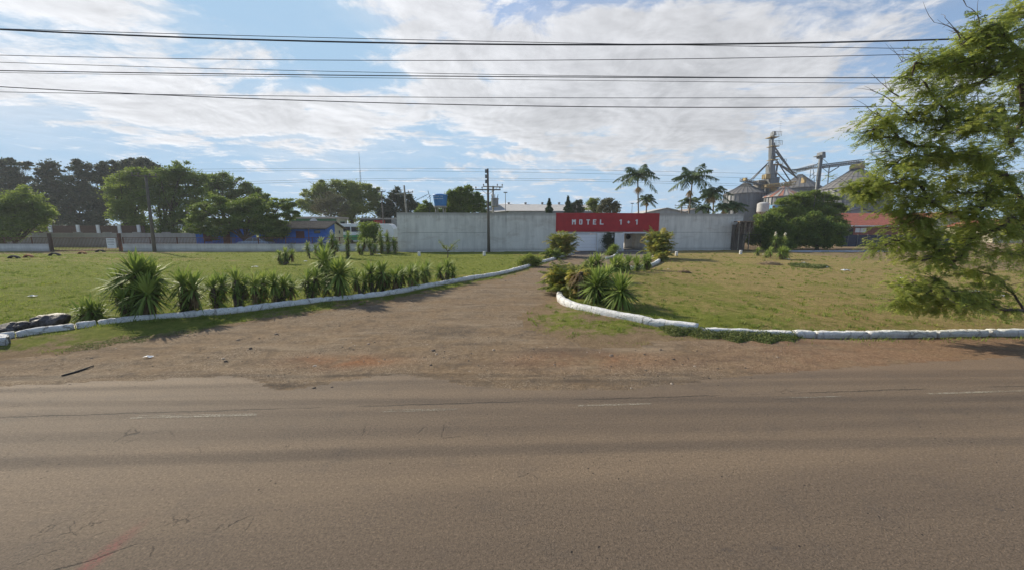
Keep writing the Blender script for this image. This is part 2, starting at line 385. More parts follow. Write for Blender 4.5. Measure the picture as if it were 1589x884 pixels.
def corrug_mat():
    m, nt, b, out = new_mat('silo_sheet')
    tc = nt.new('ShaderNodeTexCoord').outputs['Object']
    s = nt.new('ShaderNodeSeparateXYZ'); nt.put(s.inputs[0], tc)
    n = nt.noise(nt.map(tc, sc=(1,1,.2)), 1.3, 6, .6)
    zr = nt.math('FLOOR', nt.math('MULTIPLY', s.outputs[2], .9)); hh = nt.new('ShaderNodeTexWhiteNoise', noise_dimensions='1D'); nt.put(hh.inputs['W'], zr)
    c = nt.mix(nt.smooth(n, .3, .7), (.215,.22,.23), (.14,.145,.16))
    c = nt.mix(nt.math('MULTIPLY', hh.outputs['Value'], .25), c, (.20,.20,.21))
    nt.put(b.inputs['Base Color'], c); b.inputs['Roughness'].default_value = .5; b.inputs['Metallic'].default_value = .35
    nt.put(b.inputs['Normal'], nt.bump(nt.math('SINE', nt.math('MULTIPLY', s.outputs[2], 40.0)), .35, .03)); return m
silo_m = corrug_mat()
def rustroof_mat():
    m, nt, b, out = new_mat('rusty_silo_roof')
    tc = nt.new('ShaderNodeTexCoord').outputs['Object']
    s = nt.new('ShaderNodeSeparateXYZ'); nt.put(s.inputs[0], tc)
    a = nt.math('FLOOR', nt.math('MULTIPLY', nt.math('ARCTAN2', s.outputs[1], s.outputs[0]), 28/6.2832))
    wn = nt.new('ShaderNodeTexWhiteNoise', noise_dimensions='1D'); nt.put(wn.inputs['W'], a)
    c = nt.mix(nt.smooth(wn.outputs['Value'], .35, .6), (.36,.34,.32), (.36,.12,.07))
    c = nt.mix(nt.smooth(nt.noise(tc, 2, 5, .6), .45, .7), c, (.30,.26,.23))
    nt.put(b.inputs['Base Color'], c); b.inputs['Roughness'].default_value = .75; return m
rust_roof = rustroof_mat()

def wall_mat(name, base, dark, streak_amt=.55, top=4.2, ochre=0):
    """old whitewashed wall: vertical run-off streaks from the coping, damp foot, patches, hairline render joints"""
    m, nt, b, out = new_mat(name)
    tc = nt.new('ShaderNodeTexCoord').outputs['Object']
    s = nt.new('ShaderNodeSeparateXYZ'); nt.put(s.inputs[0], tc); z = s.outputs[2]
    st = nt.noise(nt.map(tc, sc=(2.6,2.6,.10)), 1.6, 9, .78, .25)
    st2 = nt.noise(nt.map(tc, sc=(1.6,1.6,.25)), 1.0, 6, .65, .3)
    big = nt.noise(tc, .5, 6, .6)
    fine = nt.noise(tc, 9, 5, .7)
    hi = nt.math('ADD', nt.math('MULTIPLY', nt.smooth(z, top*.45, top), .75), .22)
    d1 = nt.math('MULTIPLY', nt.math('MULTIPLY', nt.smooth(st, .42, .75), hi), nt.math('ADD', nt.smooth(big, .38, .62), .35))
    d1 = nt.math('MAXIMUM', d1, nt.math('MULTIPLY', nt.smooth(nt.math('ADD', z, nt.math('MULTIPLY', st, .5)), top-.18, top+.25), .9))
    c = nt.mix(nt.smooth(big, .35, .65), base, tuple(v*.9 for v in base))
    c = nt.mix(nt.math('MULTIPLY', nt.smooth(st2, .42, .66), .55), c, tuple(v*.70 for v in base)); c = nt.mix(nt.math('MULTIPLY', nt.smooth(nt.noise(nt.map(tc, (9,2,4), sc=(.5,.5,1.4)), .9, 8, .7, .6), .5, .66), .35), c, (.40,.33,.27))
    c = nt.mix(nt.math('MULTIPLY', d1, streak_amt), c, dark)
    low = nt.math('MULTIPLY', nt.math('SUBTRACT', 1.0, nt.smooth(nt.math('SUBTRACT', z, nt.math('MULTIPLY', fine, .5)), -.2, .32)), .6)
    c = nt.mix(low, c, (.22,.20,.16))
    c = nt.mix(nt.math('MULTIPLY', nt.smooth(fine, .62, .75), .25), c, dark)
    # horizontal hairline
    jl = nt.math('ABSOLUTE', nt.math('SUBTRACT', nt.math('ADD', z, nt.math('MULTIPLY', nt.noise(tc, .6, 3), .12)), top*.52))
    jm = nt.math('MULTIPLY', nt.math('SUBTRACT', 1.0, nt.smooth(jl, .012, .04)), nt.smooth(nt.noise(nt.map(tc, (5,0,0)), .25, 2), .48, .55))
    c = nt.mix(nt.math('MULTIPLY', jm, .6), c, dark)
    nt.put(b.inputs['Base Color'], c); b.inputs['Roughness'].default_value = .93; b.inputs['Specular IOR Level'].default_value = .15
    nt.put(b.inputs['Normal'], nt.bump(nt.math('ADD', fine, nt.math('MULTIPLY', st, .5)), .25, .02)); return m
wall_m = wall_mat('old_whitewash', (.73,.70,.65), (.17,.155,.135), .66)
low_wall_m = wall_mat('low_whitewash', (.70,.68,.66), (.30,.26,.23), .5, .9)
gate_wall_m = wall_mat('gate_whitewash', (.86,.85,.83), (.40,.38,.36), .3, 4.2)
block_m = wall_mat('block_wall_render', (.42,.38,.35), (.24,.20,.18), .4, 2.2)

# ---------------------------------------------------------------- the ground
VERGE_L = [(-700,700),(-300,612),(-60,570),(0,556),(100,547),(150,538),(230,524),(300,513),(400,498),(500,483),(600,468),(700,449),(760,437),(800,429),(850,409),(893,394)]
VERGE_R = [(1003,391),(1019,400),(1022,406),(1000,416),(940,425),(890,433),(864,447),(856,462),(808,486),(812,508),(870,524),(930,540),(1010,530),(1100,526),(1200,527),(1300,522),(1589,520)]
pl = [G(*p) for p in VERGE_L[2:]]
polyL = [(-300, 6.0), (-40, 6.4), (-16, 7.2)]+pl+[(pl[-1][0]+.2, 43), (6.6, 90), (-300, 90)]
pr = [G(*p) for p in VERGE_R]
polyR = pr+[(60, 9.5), (300, 10), (300, 90), (pr[0][0], 90)]
def sdf(poly, X, Y):
    """signed distance, positive inside"""
    x = X.ravel(); y = Y.ravel(); d2 = np.full(x.shape, 1e18); ins = np.zeros(x.shape, bool); n = len(poly)
    for i in range(n):
        ax, ay = poly[i]; bx_, by_ = poly[(i+1) % n]; ex, ey = bx_-ax, by_-ay
        t = np.clip(((x-ax)*ex+(y-ay)*ey)/(ex*ex+ey*ey+1e-12), 0, 1)
        d2 = np.minimum(d2, (x-ax-t*ex)**2+(y-ay-t*ey)**2)
        c = ((ay > y) != (by_ > y)) & (x < (bx_-ax)*(y-ay)/(by_-ay+1e-12)+ax); ins ^= c
    dd = np.sqrt(d2); return np.where(ins, dd, -dd).reshape(X.shape)
_k = [(rng.uniform(-1,1,2), rng.uniform(0,6.28)) for _ in range(24)]
def wob(X, Y, f, seed=0):
    s = 0
    for i in range(6):
        (kx, ky), ph = _k[(i+seed*5) % 24]; q = 1.35**i
        s = s+np.sin((kx*X*q+ky*Y*q*1.1)*f+ph+seed)/(1.15**i)
    return s/4.0
EDGE = [(-600,640),(0,598),(130,592),(250,588),(360,581),(430,604),(480,598),(560,585),(620,580),(700,592),(760,601),(850,606),(1000,600),(1150,585),(1300,570),(1589,552)]
eg = [G(*p) for p in EDGE]; ex_ = np.array([p[0] for p in eg]); ey_ = np.array([p[1] for p in eg])
def road_edge(X):
    y = np.interp(X, ex_, ey_); y = np.where(X > ex_[-1], ey_[-1]+(X-ex_[-1])*.067, y); return np.where(X < ex_[0], ey_[0]+(X-ex_[0])*.067, y)
def hgt(X, Y):
    X = np.asarray(X, float); Y = np.asarray(Y, float)
    dl = np.maximum(sdf(polyL, X, Y), sdf(polyR, X, Y)); near = np.clip((dl-.2)/1.5, 0, 1); near = near*near*(3-2*near)
    far = np.clip((70-Y)/20, 0, 1)
    h = near*(.05*wob(X,Y,.9)+.03*wob(X,Y,2.3,1)+.05)*far
    drv = np.clip((Y-road_edge(X))/.8, 0, 1)*(1-near)
    h = h+drv*(.022*wob(X,Y,3.1,2)+.012*wob(X,Y,7.0,3)-.03)*far
    # low bank the island plants stand on
    h = h+.30*np.exp(-(((X-5.2)/2.6)**2+((Y-19.5)/4.5)**2))*near
    return h
def hz1(x, y): return float(hgt(np.array([x]), np.array([y]))[0])
def GH(px, py):
    x, y = G(px, py); return Vector((x, y, hz1(x, y)))
KL_IN = [(-300,6.4),(-22,6.6)]+[G(*p) for p in [(0,529),(115,514),(200,502),(300,491.5),(400,481.5),(500,469.5),(600,458.5),(680,443),(760,429.5),(850,405),(890,394)]]+[(6.6,90),(-300,90)]
KR_IN = [G(*p) for p in [(1001,390.5),(1021,401),(1023,405),(1000,415),(905,430),(869,456),(871,467),(920,487),(1000,502),(1083,514),(1228,519),(1450,519),(1650,516)]]+[(300,9),(300,90),(15,90)]
def ground():
    xs = list(np.arange(-30, 30.01, .15)); q = .2; a = xs[-1]
    while a < 4000: q *= 1.27; a += q; xs.append(a); xs.insert(0, -a)
    ys = [1.0]
    while ys[-1] < 46: ys.append(ys[-1]+max(.06, .0125*ys[-1]))
    q = .6
    while ys[-1] < 5000: ys.append(ys[-1]+q); q *= 1.22
    q = .1
    while ys[0] > -300: ys.insert(0, ys[0]-q); q *= 1.35
    X, Y = np.meshgrid(np.array(xs), np.array(ys)); ny, nx = X.shape
    dl0 = sdf(polyL, X, Y); dr0 = sdf(polyR, X, Y); dl = np.maximum(dl0, dr0)
    Z = hgt(X, Y)
    # classify faces
    Xc = (X[1:,1:]+X[:-1,:-1])/2; Yc = (Y[1:,1:]+Y[:-1,:-1])/2; dc = np.maximum(sdf(polyL, Xc, Yc), sdf(polyR, Xc, Yc))+.16*wob(Xc,Yc,4.5,1)+.07*wob(Xc,Yc,13,2)
    re = Yc-road_edge(Xc)-.08*wob(Xc,Yc,5,3)-.05*wob(Xc,Yc,14,1)
    cls = np.where(re < 0, 2, np.where((dc > 0) | (Yc > 70), 0, 1)); 
    cls = np.where(Yc < -12, 0, cls)
    idx = np.arange(ny*nx).reshape(ny,nx); Q = np.stack([idx[:-1,:-1], idx[:-1,1:], idx[1:,1:], idx[1:,:-1]], -1)
    V = np.stack([X,Y,Z], -1).reshape(-1,3)
    # attributes
    bare = np.clip(1-(dl+.15*wob(X,Y,3,2))/.9, 0, 1)
    ins_ = np.maximum(sdf(KL_IN, X, Y), sdf(KR_IN, X, Y)); outk = np.clip(.5-ins_/.1, 0, 1)*(Y < 70)*(1-.6*np.clip((-5-X)/5,0,1)*np.clip((Y-8.5)/.5,0,1))
    bare = np.maximum(bare, outk*(.42+.22*wob(X,Y,1.7,3)+.18*wob(X,Y,4.4,2)+.30*np.clip(1-dl/1.0,0,1)+.14*(X > 1)))
    # the far left dirt track behind the tyres
    dt = np.clip(1-np.abs(Y-(39.6+.02*X)-.25*wob(X,Y,.5))/1.6, 0, 1)*np.clip((-30-X)/6, 0, 1)
    gate = np.clip(1-np.abs(X+52)/7, 0, 1)*np.clip((Y-38)/2, 0, 1)
    right = np.clip((X-2)/8, 0, 1)
    bank = np.clip(1-np.hypot((X-21)/8, (Y-24)/5), 0, 1)
    farr = np.clip((X-26)/6,0,1)*np.clip((Y-20)/3,0,1)*.9
    bare = np.clip(np.maximum.reduce([bare*.85, dt*1.2, gate*.8, farr]), 0, 1); bare = np.where(Y > 70, .35, bare)
    dry = np.clip(.36+.42*right+.20*wob(X,Y,.35,1)+.14*wob(X,Y,1.2,2)+.10*bank, 0, 1)
    dry = np.where(X < 0, dry-.22+.30*wob(X,Y*1.8,.45,2)+.18*wob(X,Y*2,1.5,3)+.35*np.exp(-((Y-33)/5)**2)*np.clip((-18-X)/8,0,1), dry)
    dry = np.where((X > 1.5) & (Y < 12.2), dry-.30*np.clip((12.2-Y)/2,0,1)*np.clip((9-X)/5,0,1), dry)
    grav = np.clip(.5+.5*wob(X,Y,1.3,3), 0, 1)
    rx, ry = G(515, 562); red = np.exp(-(((X-rx-.2)/1.0)**2+((Y-ry-.15)/.33)**2)) + .55*np.exp(-(((X-1.6)/1.6)**2+((Y-7.0)/.5)**2))
    red = red+.36*np.clip((X-3)/3,0,1)*np.clip((Y-5.6)/.8,0,1)*np.clip((9.4-Y)/1,0,1)
    pad = np.clip((Y-31)/5, 0, 1)
    A = {'bare': bare, 'dry': dry, 'dgrav': grav, 'red': red, 'pad': pad}
    for k, (nm, mt) in enumerate((('ground', ground_m), ('driveway', gravel_m), ('road', road_m))):
        f = Q[cls == k]; used = np.unique(f); remap = np.full(ny*nx, -1); remap[used] = np.arange(len(used))
        o = quads_mesh(nm, V[used], remap[f], None, mt); o['kind'] = 'structure'
        for an, av in A.items():
            at = o.data.attributes.new(an, 'FLOAT', 'POINT'); at.data.foreach_set('value', av.ravel()[used].astype(np.float32))
        o.data.polygons.foreach_set('use_smooth', [True]*len(f))
def ground_mat():
    m, nt, b, out = new_mat('grass_and_soil'); p = nt.new('ShaderNodeTexCoord').outputs['Object']
    n1 = nt.noise(p, .45, 6, .6, .3); n2 = nt.noise(p, 3.5, 8, .75); n3 = nt.noise(p, 28, 6, .8); n4 = nt.noise(nt.map(p, sc=(1,.5,1)), 1.2, 8, .7, .5)
    g = nt.ramp(n2, [(.25,(.085,.105,.022)),(.5,(.18,.205,.042)),(.75,(.29,.28,.075))])
    dryc = nt.ramp(n2, [(.25,(.17,.135,.055)),(.5,(.31,.235,.105)),(.75,(.43,.33,.165))])
    soil = nt.ramp(nt.math('ADD', nt.math('MULTIPLY', n3, .6), nt.math('MULTIPLY', n2, .4)), [(.3,(.12,.080,.048)),(.5,(.25,.18,.112)),(.72,(.40,.31,.19))])
    f = nt.math('ADD', nt.attr('dry'), nt.math('MULTIPLY', nt.math('SUBTRACT', nt.math('ADD', nt.math('MULTIPLY', n4, .5), nt.math('ADD', nt.math('MULTIPLY', n3, .25), nt.math('MULTIPLY', nt.noise(p, 7, 5, .7), .25))), .5), 2.4))
    c = nt.mix(nt.smooth(f, .30, .78), g, dryc)
    c = nt.mix(nt.math('MULTIPLY', nt.smooth(n3, .52, .30), .45), c, (.03,.04,.012))
    fb = nt.math('ADD', nt.attr('bare'), nt.math('MULTIPLY', nt.math('SUBTRACT', nt.math('ADD', nt.math('MULTIPLY', n4, .4), nt.math('ADD', nt.math('MULTIPLY', n2, .35), nt.math('MULTIPLY', nt.noise(p, 11, 5, .7), .25))), .5), 2.2))
    c = nt.mix(nt.smooth(fb, .36, .58), c, soil)
    nt.put(b.inputs['Base Color'], c); b.inputs['Roughness'].default_value = 1; b.inputs['Specular IOR Level'].default_value = .05
    nt.put(b.inputs['Normal'], nt.bump(nt.math('ADD', n3, nt.math('MULTIPLY', n2, .8)), .9, .07)); return m
def gravel_mat():
    m, nt, b, out = new_mat('gravel_and_dirt'); p = nt.new('ShaderNodeTexCoord').outputs['Object']
    v = nt.voro(p, 62, 'F1', 'Color'); vd = nt.voro(p, 62); n1 = nt.noise(p, 1.1, 6, .65, .4); n3 = nt.noise(p, 14, 7, .75); n5 = nt.noise(nt.map(p, rot=(0,0,R(-4)), sc=(.25,2.2,1)), 1.6, 6, .65)
    sp = nt.new('ShaderNodeSeparateColor'); nt.put(sp.inputs[0], v)
    base = nt.ramp(n3, [(.25,(.11,.072,.043)),(.5,(.215,.152,.095)),(.75,(.36,.27,.175))])
    stone = nt.ramp(sp.outputs[0], [(0,(.06,.048,.038)),(.5,(.21,.160,.112)),(.9,(.36,.29,.21)),(1,(.46,.39,.30))])
    c = nt.mix(nt.math('MULTIPLY', nt.smooth(nt.math('ADD', n1, nt.math('MULTIPLY', nt.attr('dgrav'), .35)), .48, .85), .6), base, stone); c = nt.mix(nt.math('MULTIPLY', nt.smooth(nt.noise(nt.map(p, (3,3,0)), 2.3, 8, .75, .6), .50, .62), .50), c, (.10,.080,.062)); c = nt.mix(nt.math('MULTIPLY', nt.smooth(nt.noise(nt.map(p, (8,1,0), rot=(0,0,R(-20)), sc=(.4,1.5,1)), .9, 6, .6, .3), .52, .70), .45), c, (.33,.265,.19))
    c = nt.mix(nt.math('MULTIPLY', nt.smooth(n5, .5, .72), .55), c, (.085,.070,.060))
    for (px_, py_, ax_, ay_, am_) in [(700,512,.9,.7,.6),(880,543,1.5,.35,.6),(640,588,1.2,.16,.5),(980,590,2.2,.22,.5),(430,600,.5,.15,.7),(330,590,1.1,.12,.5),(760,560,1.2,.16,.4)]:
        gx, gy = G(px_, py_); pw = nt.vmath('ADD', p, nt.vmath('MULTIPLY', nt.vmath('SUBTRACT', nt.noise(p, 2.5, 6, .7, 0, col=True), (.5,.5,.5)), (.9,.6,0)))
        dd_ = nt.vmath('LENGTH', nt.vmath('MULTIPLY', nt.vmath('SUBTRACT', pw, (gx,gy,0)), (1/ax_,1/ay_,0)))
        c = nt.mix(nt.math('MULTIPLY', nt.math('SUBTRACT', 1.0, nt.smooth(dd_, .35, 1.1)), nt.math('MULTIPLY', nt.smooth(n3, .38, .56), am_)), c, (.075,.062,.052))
    redf = nt.math('MULTIPLY', nt.attr('red'), nt.smooth(n1, .28, .6))
    c = nt.mix(nt.math('MULTIPLY', redf, .95), c, nt.ramp(n3, [(.3,(.13,.05,.022)),(.55,(.30,.135,.06)),(.72,(.42,.24,.13))]))
    c = nt.mix(nt.math('MULTIPLY', nt.attr('pad'), .7), c, nt.ramp(n3, [(.3,(.13,.115,.105)),(.7,(.22,.195,.18))]))
    nt.put(b.inputs['Base Color'], c); b.inputs['Roughness'].default_value = .97; b.inputs['Specular IOR Level'].default_value = .1
    hh = nt.math('ADD', nt.math('MULTIPLY', nt.math('SUBTRACT', 1.0, vd), .5), nt.math('ADD', nt.math('MULTIPLY', n3, 1.3), n1))
    nt.put(b.inputs['Normal'], nt.bump(hh, .85, .03)); return m
def road_mat():
    m, nt, b, out = new_mat('worn_asphalt'); p = nt.new('ShaderNodeTexCoord').outputs['Object']
    q = nt.map(p, rot=(0,0,-math.atan(.067)))
    s = nt.new('ShaderNodeSeparateXYZ'); nt.put(s.inputs[0], q); lat = s.outputs[1]
    n1 = nt.noise(nt.map(q, sc=(.12,1.6,1)), 1.4, 6, .6, .2); n2 = nt.noise(p, 2.2, 7, .65); n3 = nt.noise(p, 75, 3, .75); n4 = nt.noise(p, 34, 5, .75)
    n6 = nt.noise(nt.map(q, (7,3,0), sc=(.05,1,1)), .9, 4, .5)
    latw = nt.math('ADD', lat, nt.math('MULTIPLY', nt.math('SUBTRACT', nt.noise(p, .35, 3), .5), .6))
    # dust lying between the wheel tracks and towards the shoulder
    band = nt.ramp(nt.math('DIVIDE', latw, 8.0), [(0,.30),(.28,.25),(.36,.30),(.42,.62),(.475,.66),(.52,.48),(.575,.38),(.63,.44),(.70,.52),(.76,.60),(1,.75)])
    f = nt.math('ADD', nt.math('MULTIPLY', band, .8), nt.math('MULTIPLY', nt.math('SUBTRACT', nt.math('ADD', nt.math('MULTIPLY', n1, .6), nt.math('MULTIPLY', n6, .4)), .5), 1.0))
    c = nt.mix(nt.smooth(f, .1, .85), (.132,.098,.070), (.236,.172,.113))
    c = nt.mix(nt.math('MULTIPLY', nt.smooth(n2, .5, .72), .22), c, (.07,.062,.057))
    ag = nt.ramp(nt.math('ADD', nt.math('MULTIPLY', n3, .5), nt.math('MULTIPLY', n4, .5)), [(.36,.42),(.46,.86),(.55,1.12),(.66,1.9)])
    c = nt.mix(1.0, c, ag, 'MULTIPLY')
    c = nt.mix(nt.math('MULTIPLY', nt.attr('red'), .55), c, (.235,.145,.09))
    # cracks: sparse, in patches and along the lane joint
    qd = nt.vmath('ADD', p, nt.vmath('MULTIPLY', nt.noise(p, 5, 6, .7, 0, col=True), (.16,.16,0)))
    ce = nt.voro(qd, .60, 'DISTANCE_TO_EDGE'); cm = nt.math('MULTIPLY', nt.math('SUBTRACT', 1.0, nt.smooth(ce, .001, .005)), nt.smooth(nt.noise(nt.map(p, (2.3,1.1,0)), .9, 4, .6), .57, .64))
    ce2 = nt.voro(qd, 5, 'DISTANCE_TO_EDGE'); cm2 = nt.math('MULTIPLY', nt.math('SUBTRACT', 1.0, nt.smooth(ce2, .008, .03)), nt.math('MULTIPLY', nt.smooth(n1, .55, .65), nt.smooth(nt.noise(p, 2.3, 4), .54, .62)))
    jw = nt.math('ABSOLUTE', nt.math('ADD', nt.math('SUBTRACT', lat, 5.13), nt.math('MULTIPLY', nt.math('SUBTRACT', nt.noise(p, 3, 8, .75), .5), .14)))
    jm = nt.math('MULTIPLY', nt.math('SUBTRACT', 1.0, nt.smooth(jw, .006, .024)), nt.smooth(nt.noise(nt.map(p, (4,0,0)), .5, 4), .40, .5))
    spots = None
    for (px_, py_, rr_) in [(205,680,.55),(110,860,.5),(240,850,.4),(60,690,.5),(560,665,.35),(690,668,.35),(330,830,.2)]:
        gx, gy = G(px_, py_); g_ = nt.math('SUBTRACT', 1.0, nt.smooth(nt.vmath('LENGTH', nt.vmath('MULTIPLY', nt.vmath('SUBTRACT', p, (gx,gy,0)), (.8,1.6,0))), rr_*.4, rr_)); spots = g_ if spots is None else nt.math('MAXIMUM', spots, g_)
    cm = nt.math('MULTIPLY', nt.math('SUBTRACT', 1.0, nt.smooth(nt.voro(qd, 1.4, 'DISTANCE_TO_EDGE'), .002, .010)), nt.math('MULTIPLY', spots, nt.smooth(nt.noise(p, 2.7, 3), .40, .52)))
    # peppering of small dark pits in the old surface
    pits = nt.math('MULTIPLY', nt.math('SUBTRACT', 1.0, nt.smooth(nt.voro(p, 9.0), .05, .12)), nt.smooth(nt.noise(nt.map(p, (5,5,0)), 1.1, 3), .52, .6))
    cr = nt.math('MAXIMUM', nt.math('MAXIMUM', nt.math('MAXIMUM', nt.math('MULTIPLY', cm, .5), nt.math('MULTIPLY', pits, .7)), nt.math('MULTIPLY', cm2, .55)), nt.math('MULTIPLY', jm, .5))
    c = nt.mix(cr, c, (.022,.020,.019))
    # a spill of red marking paint beside the camera car, oil spots
    sx, sy = G(157, 862)
    rp = nt.math('MULTIPLY', nt.math('SUBTRACT', 1.0, nt.smooth(nt.vmath('LENGTH', nt.vmath('MULTIPLY', nt.vmath('SUBTRACT', p, (sx,sy,0)), (1.0,.22,0))), .02, .10)), nt.smooth(n4, .35, .65))
    c = nt.mix(nt.math('MULTIPLY', rp, .55), c, (.26,.055,.06))
    for (ox, oy, a, l) in [(1128,852,-50,.07),(1207,850,-50,.07),(1552,790,-30,.06)]:
        gx, gy = G(ox, oy)
        qq = nt.map(nt.vmath('SUBTRACT', p, (gx,gy,0)), rot=(0,0,R(-a)), sc=(1,2.6,0))
        sp_ = nt.math('MULTIPLY', nt.math('SUBTRACT', 1.0, nt.smooth(nt.vmath('LENGTH', qq), l*.3, l)), nt.smooth(n4, .35, .6))
        c = nt.mix(nt.math('MULTIPLY', sp_, .6), c, (.05,.045,.045))
    nt.put(b.inputs['Base Color'], c); b.inputs['Roughness'].default_value = .82; b.inputs['Specular IOR Level'].default_value = .28
    hh = nt.math('ADD', nt.math('ADD', n3, nt.math('MULTIPLY', n4, .8)), nt.math('MULTIPLY', cr, -2.0))
    nt.put(b.inputs['Normal'], nt.bump(hh, .8, .011)); return m
ground_m = ground_mat(); gravel_m = gravel_mat(); road_m = road_mat()
ground()

# worn edge line: thin double dashes of old paint (sheets 4 mm above the asphalt)
def paint_mat():
    m, nt, b, out = new_mat('worn_road_paint'); p = nt.new('ShaderNodeTexCoord').outputs['Object']
    n = nt.noise(p, 30, 6, .8); n2 = nt.noise(p, 3, 3)
    nt.put(b.inputs['Base Color'], nt.mix(nt.smooth(n, .3, .7), (.46,.42,.32), (.30,.26,.20))); b.inputs['Roughness'].default_value = .8
    tr = nt.new('ShaderNodeBsdfTransparent'); mx = nt.new('ShaderNodeMixShader')
    nt.put(mx.inputs[0], nt.math('MULTIPLY', nt.smooth(nt.math('ADD', n, nt.math('MULTIPLY', n2, .3)), .55, .74), .7))
    nt.l.new(tr.outputs[0], mx.inputs[1]); nt.l.new(b.outputs[0], mx.inputs[2]); nt.l.new(mx.outputs[0], out.inputs[0]); return m
pm = paint_mat(); mb = MB()
for a, b_, wd in [((-40,655.5),(10,654),.03),((204,648),(398,643.5),.045),((215,644.6),(398,641.6),.018),((593,638.5),(705,635.5),.025),((600,635.6),(715,633.8),.02),((897,629),(1010,626),.05),((1210,617),(1305,614.6),.03),((1440,610.5),(1589,605.8),.05),((1589,605.8),(1680,602.5),.05)]:
    A = Vector((*G(*a), .004)); B = Vector((*G(*b_), .004)); t = (B-A).normalized(); s_ = Vector((-t.y, t.x, 0))*wd/2; N = 12
    for i in range(N):
        p0 = A.lerp(B, i/N); p1 = A.lerp(B, (i+1)/N); mb.quad(p0-s_, p1-s_, p1+s_, p0+s_)
tag(mb.build('road_marking', pm), kind='structure')

# ---------------------------------------------------------------- kerbs
def kerb(pts, label, h=.18, wd=.16, seed=0, group=None, name='kerb'):
    pts = [Vector((*p, 0)) for p in pts]
    # resample
    L = [0]
    for i in range(1, len(pts)): L.append(L[-1]+(pts[i]-pts[i-1]).length)
    step = .07 if pts[0].length < 20 else .15; N = max(4, int(L[-1]/step)); prof = [(-1,-.25),(-1,.4),(-.96,.80),(-.72,.96),(0,1.02),(.72,.97),(.96,.80),(1,.4),(1,-.25)]
    vs_ = []; fs = []; K = len(prof)
    r = random.Random(seed+int(L[-1]*100))
    ph = [r.uniform(0,6) for _ in range(6)]
    def pos(u):
        for i in range(1, len(L)):
            if u <= L[i]+1e-6:
                # catmull-rom
                t = (u-L[i-1])/(L[i]-L[i-1]); p0 = pts[max(i-2,0)]; p1 = pts[i-1]; p2 = pts[i]; p3 = pts[min(i+1,len(pts)-1)]
                return .5*((2*p1)+(p2-p0)*t+(2*p0-5*p1+4*p2-p3)*t*t+(3*p1-p0-3*p2+p3)*t**3)
        return pts[-1]
    cx = []; P_ = [pos(L[-1]*i/N) for i in range(N+1)]
    X = np.array([p.x for p in P_]); Y = np.array([p.y for p in P_]); Hh = hgt(X, Y)*.4
    for i, p in enumerate(P_):
        t = (P_[min(i+1,N)]-P_[max(i-1,0)]).normalized(); s_ = Vector((-t.y, t.x, 0)); u = L[-1]*i/N
        hh = h*(1+.05*math.sin(u*1.3+ph[0])+.03*math.sin(u*4.1+ph[1])+.03*math.sin(u*11+ph[2])); ww = wd/2*(1+.04*math.sin(u*2.9+ph[3])+.04*math.sin(u*9+ph[4]))
        if i in (0, N): hh *= .93; ww *= .94
        notch = .8 if (r.random() < .03) else 1
        for (a, b_) in prof: vs_.append((p.x+s_.x*a*ww+r.uniform(-1,1)*.009, p.y+s_.y*a*ww+r.uniform(-1,1)*.006, Hh[i]+max(b_,-.25)*hh*notch+r.uniform(-1,1)*.010))
    for i in range(N):
        for k in range(K-1): fs.append((i*K+k, (i+1)*K+k, (i+1)*K+k+1, i*K+k+1))
    fs.append(tuple(range(K))); fs.append(tuple(N*K+k for k in range(K))[::-1])
    me = bpy.data.meshes.new(name); me.from_pydata(vs_, [], fs); me.update(); me.polygons.foreach_set('use_smooth', [True]*len(fs))
    o = link_mesh(name, me, kerb_mat); return tag(o, label, 'kerb', group)
def Gs(l): return [G(*p) for p in l]
kl = 'white painted kerb stones'
kerb([(-22,6.6)]+Gs([(-60,541),(-8,531)])+[G(24,526)], 'white kerb piece entering at the left edge in front of the dark rocks', group=kl)
kerb(Gs([(27,526),(60,521),(90,517),(116,514)]), 'white kerb piece directly below the big grey boulder', group=kl)
kerb(Gs([(120,513),(149,508.5)]), 'shortest white kerb piece, in front of the small low yucca', group=kl)
kerb(Gs([(154,508),(200,502),(250,497),(300,491.5),(350,487),(400,481.5),(450,475),(500,469.5),(560,463.5),(600,458.5),(640,451),(680,443),(720,436),(760,429.5),(790,423),(820,414),(850,405),(890,394)]), 'long white kerb running along the yucca row up to the garage door', group=kl)
kerb(Gs([(1001,390.5),(1010,395),(1021,401),(1023,405),(1014,411),(1000,415),(960,420),(905,430),(878,443),(869,456),(871,467),(888,478),(920,487),(960,495),(1000,502),(1040,508),(1083,513)]), 'curving white kerb wrapped round the planted corner of the right lawn', h=.2, wd=.22, group=kl)
rs = [(1087,1228,515,520),(1231,1262,520,520.5),(1265,1343,520.5,520.5),(1346,1448,520.5,519.5),(1451,1528,519.5,518),(1532,1650,518,516)]
rl = ['white kerb piece half hidden by the low green weeds', 'short white kerb stub just right of the weeds', 'white kerb piece right of the short stub', 'white kerb piece below the drooping branch', 'white kerb piece right of the drooping branch', 'white kerb piece leaving at the right edge of the picture']
for (a, b_, ya, yb), l in zip(rs, rl): kerb([G(a,ya), G((a+b_)/2,(ya+yb)/2), G(b_,yb)], l, h=.13, wd=.17, group=kl)

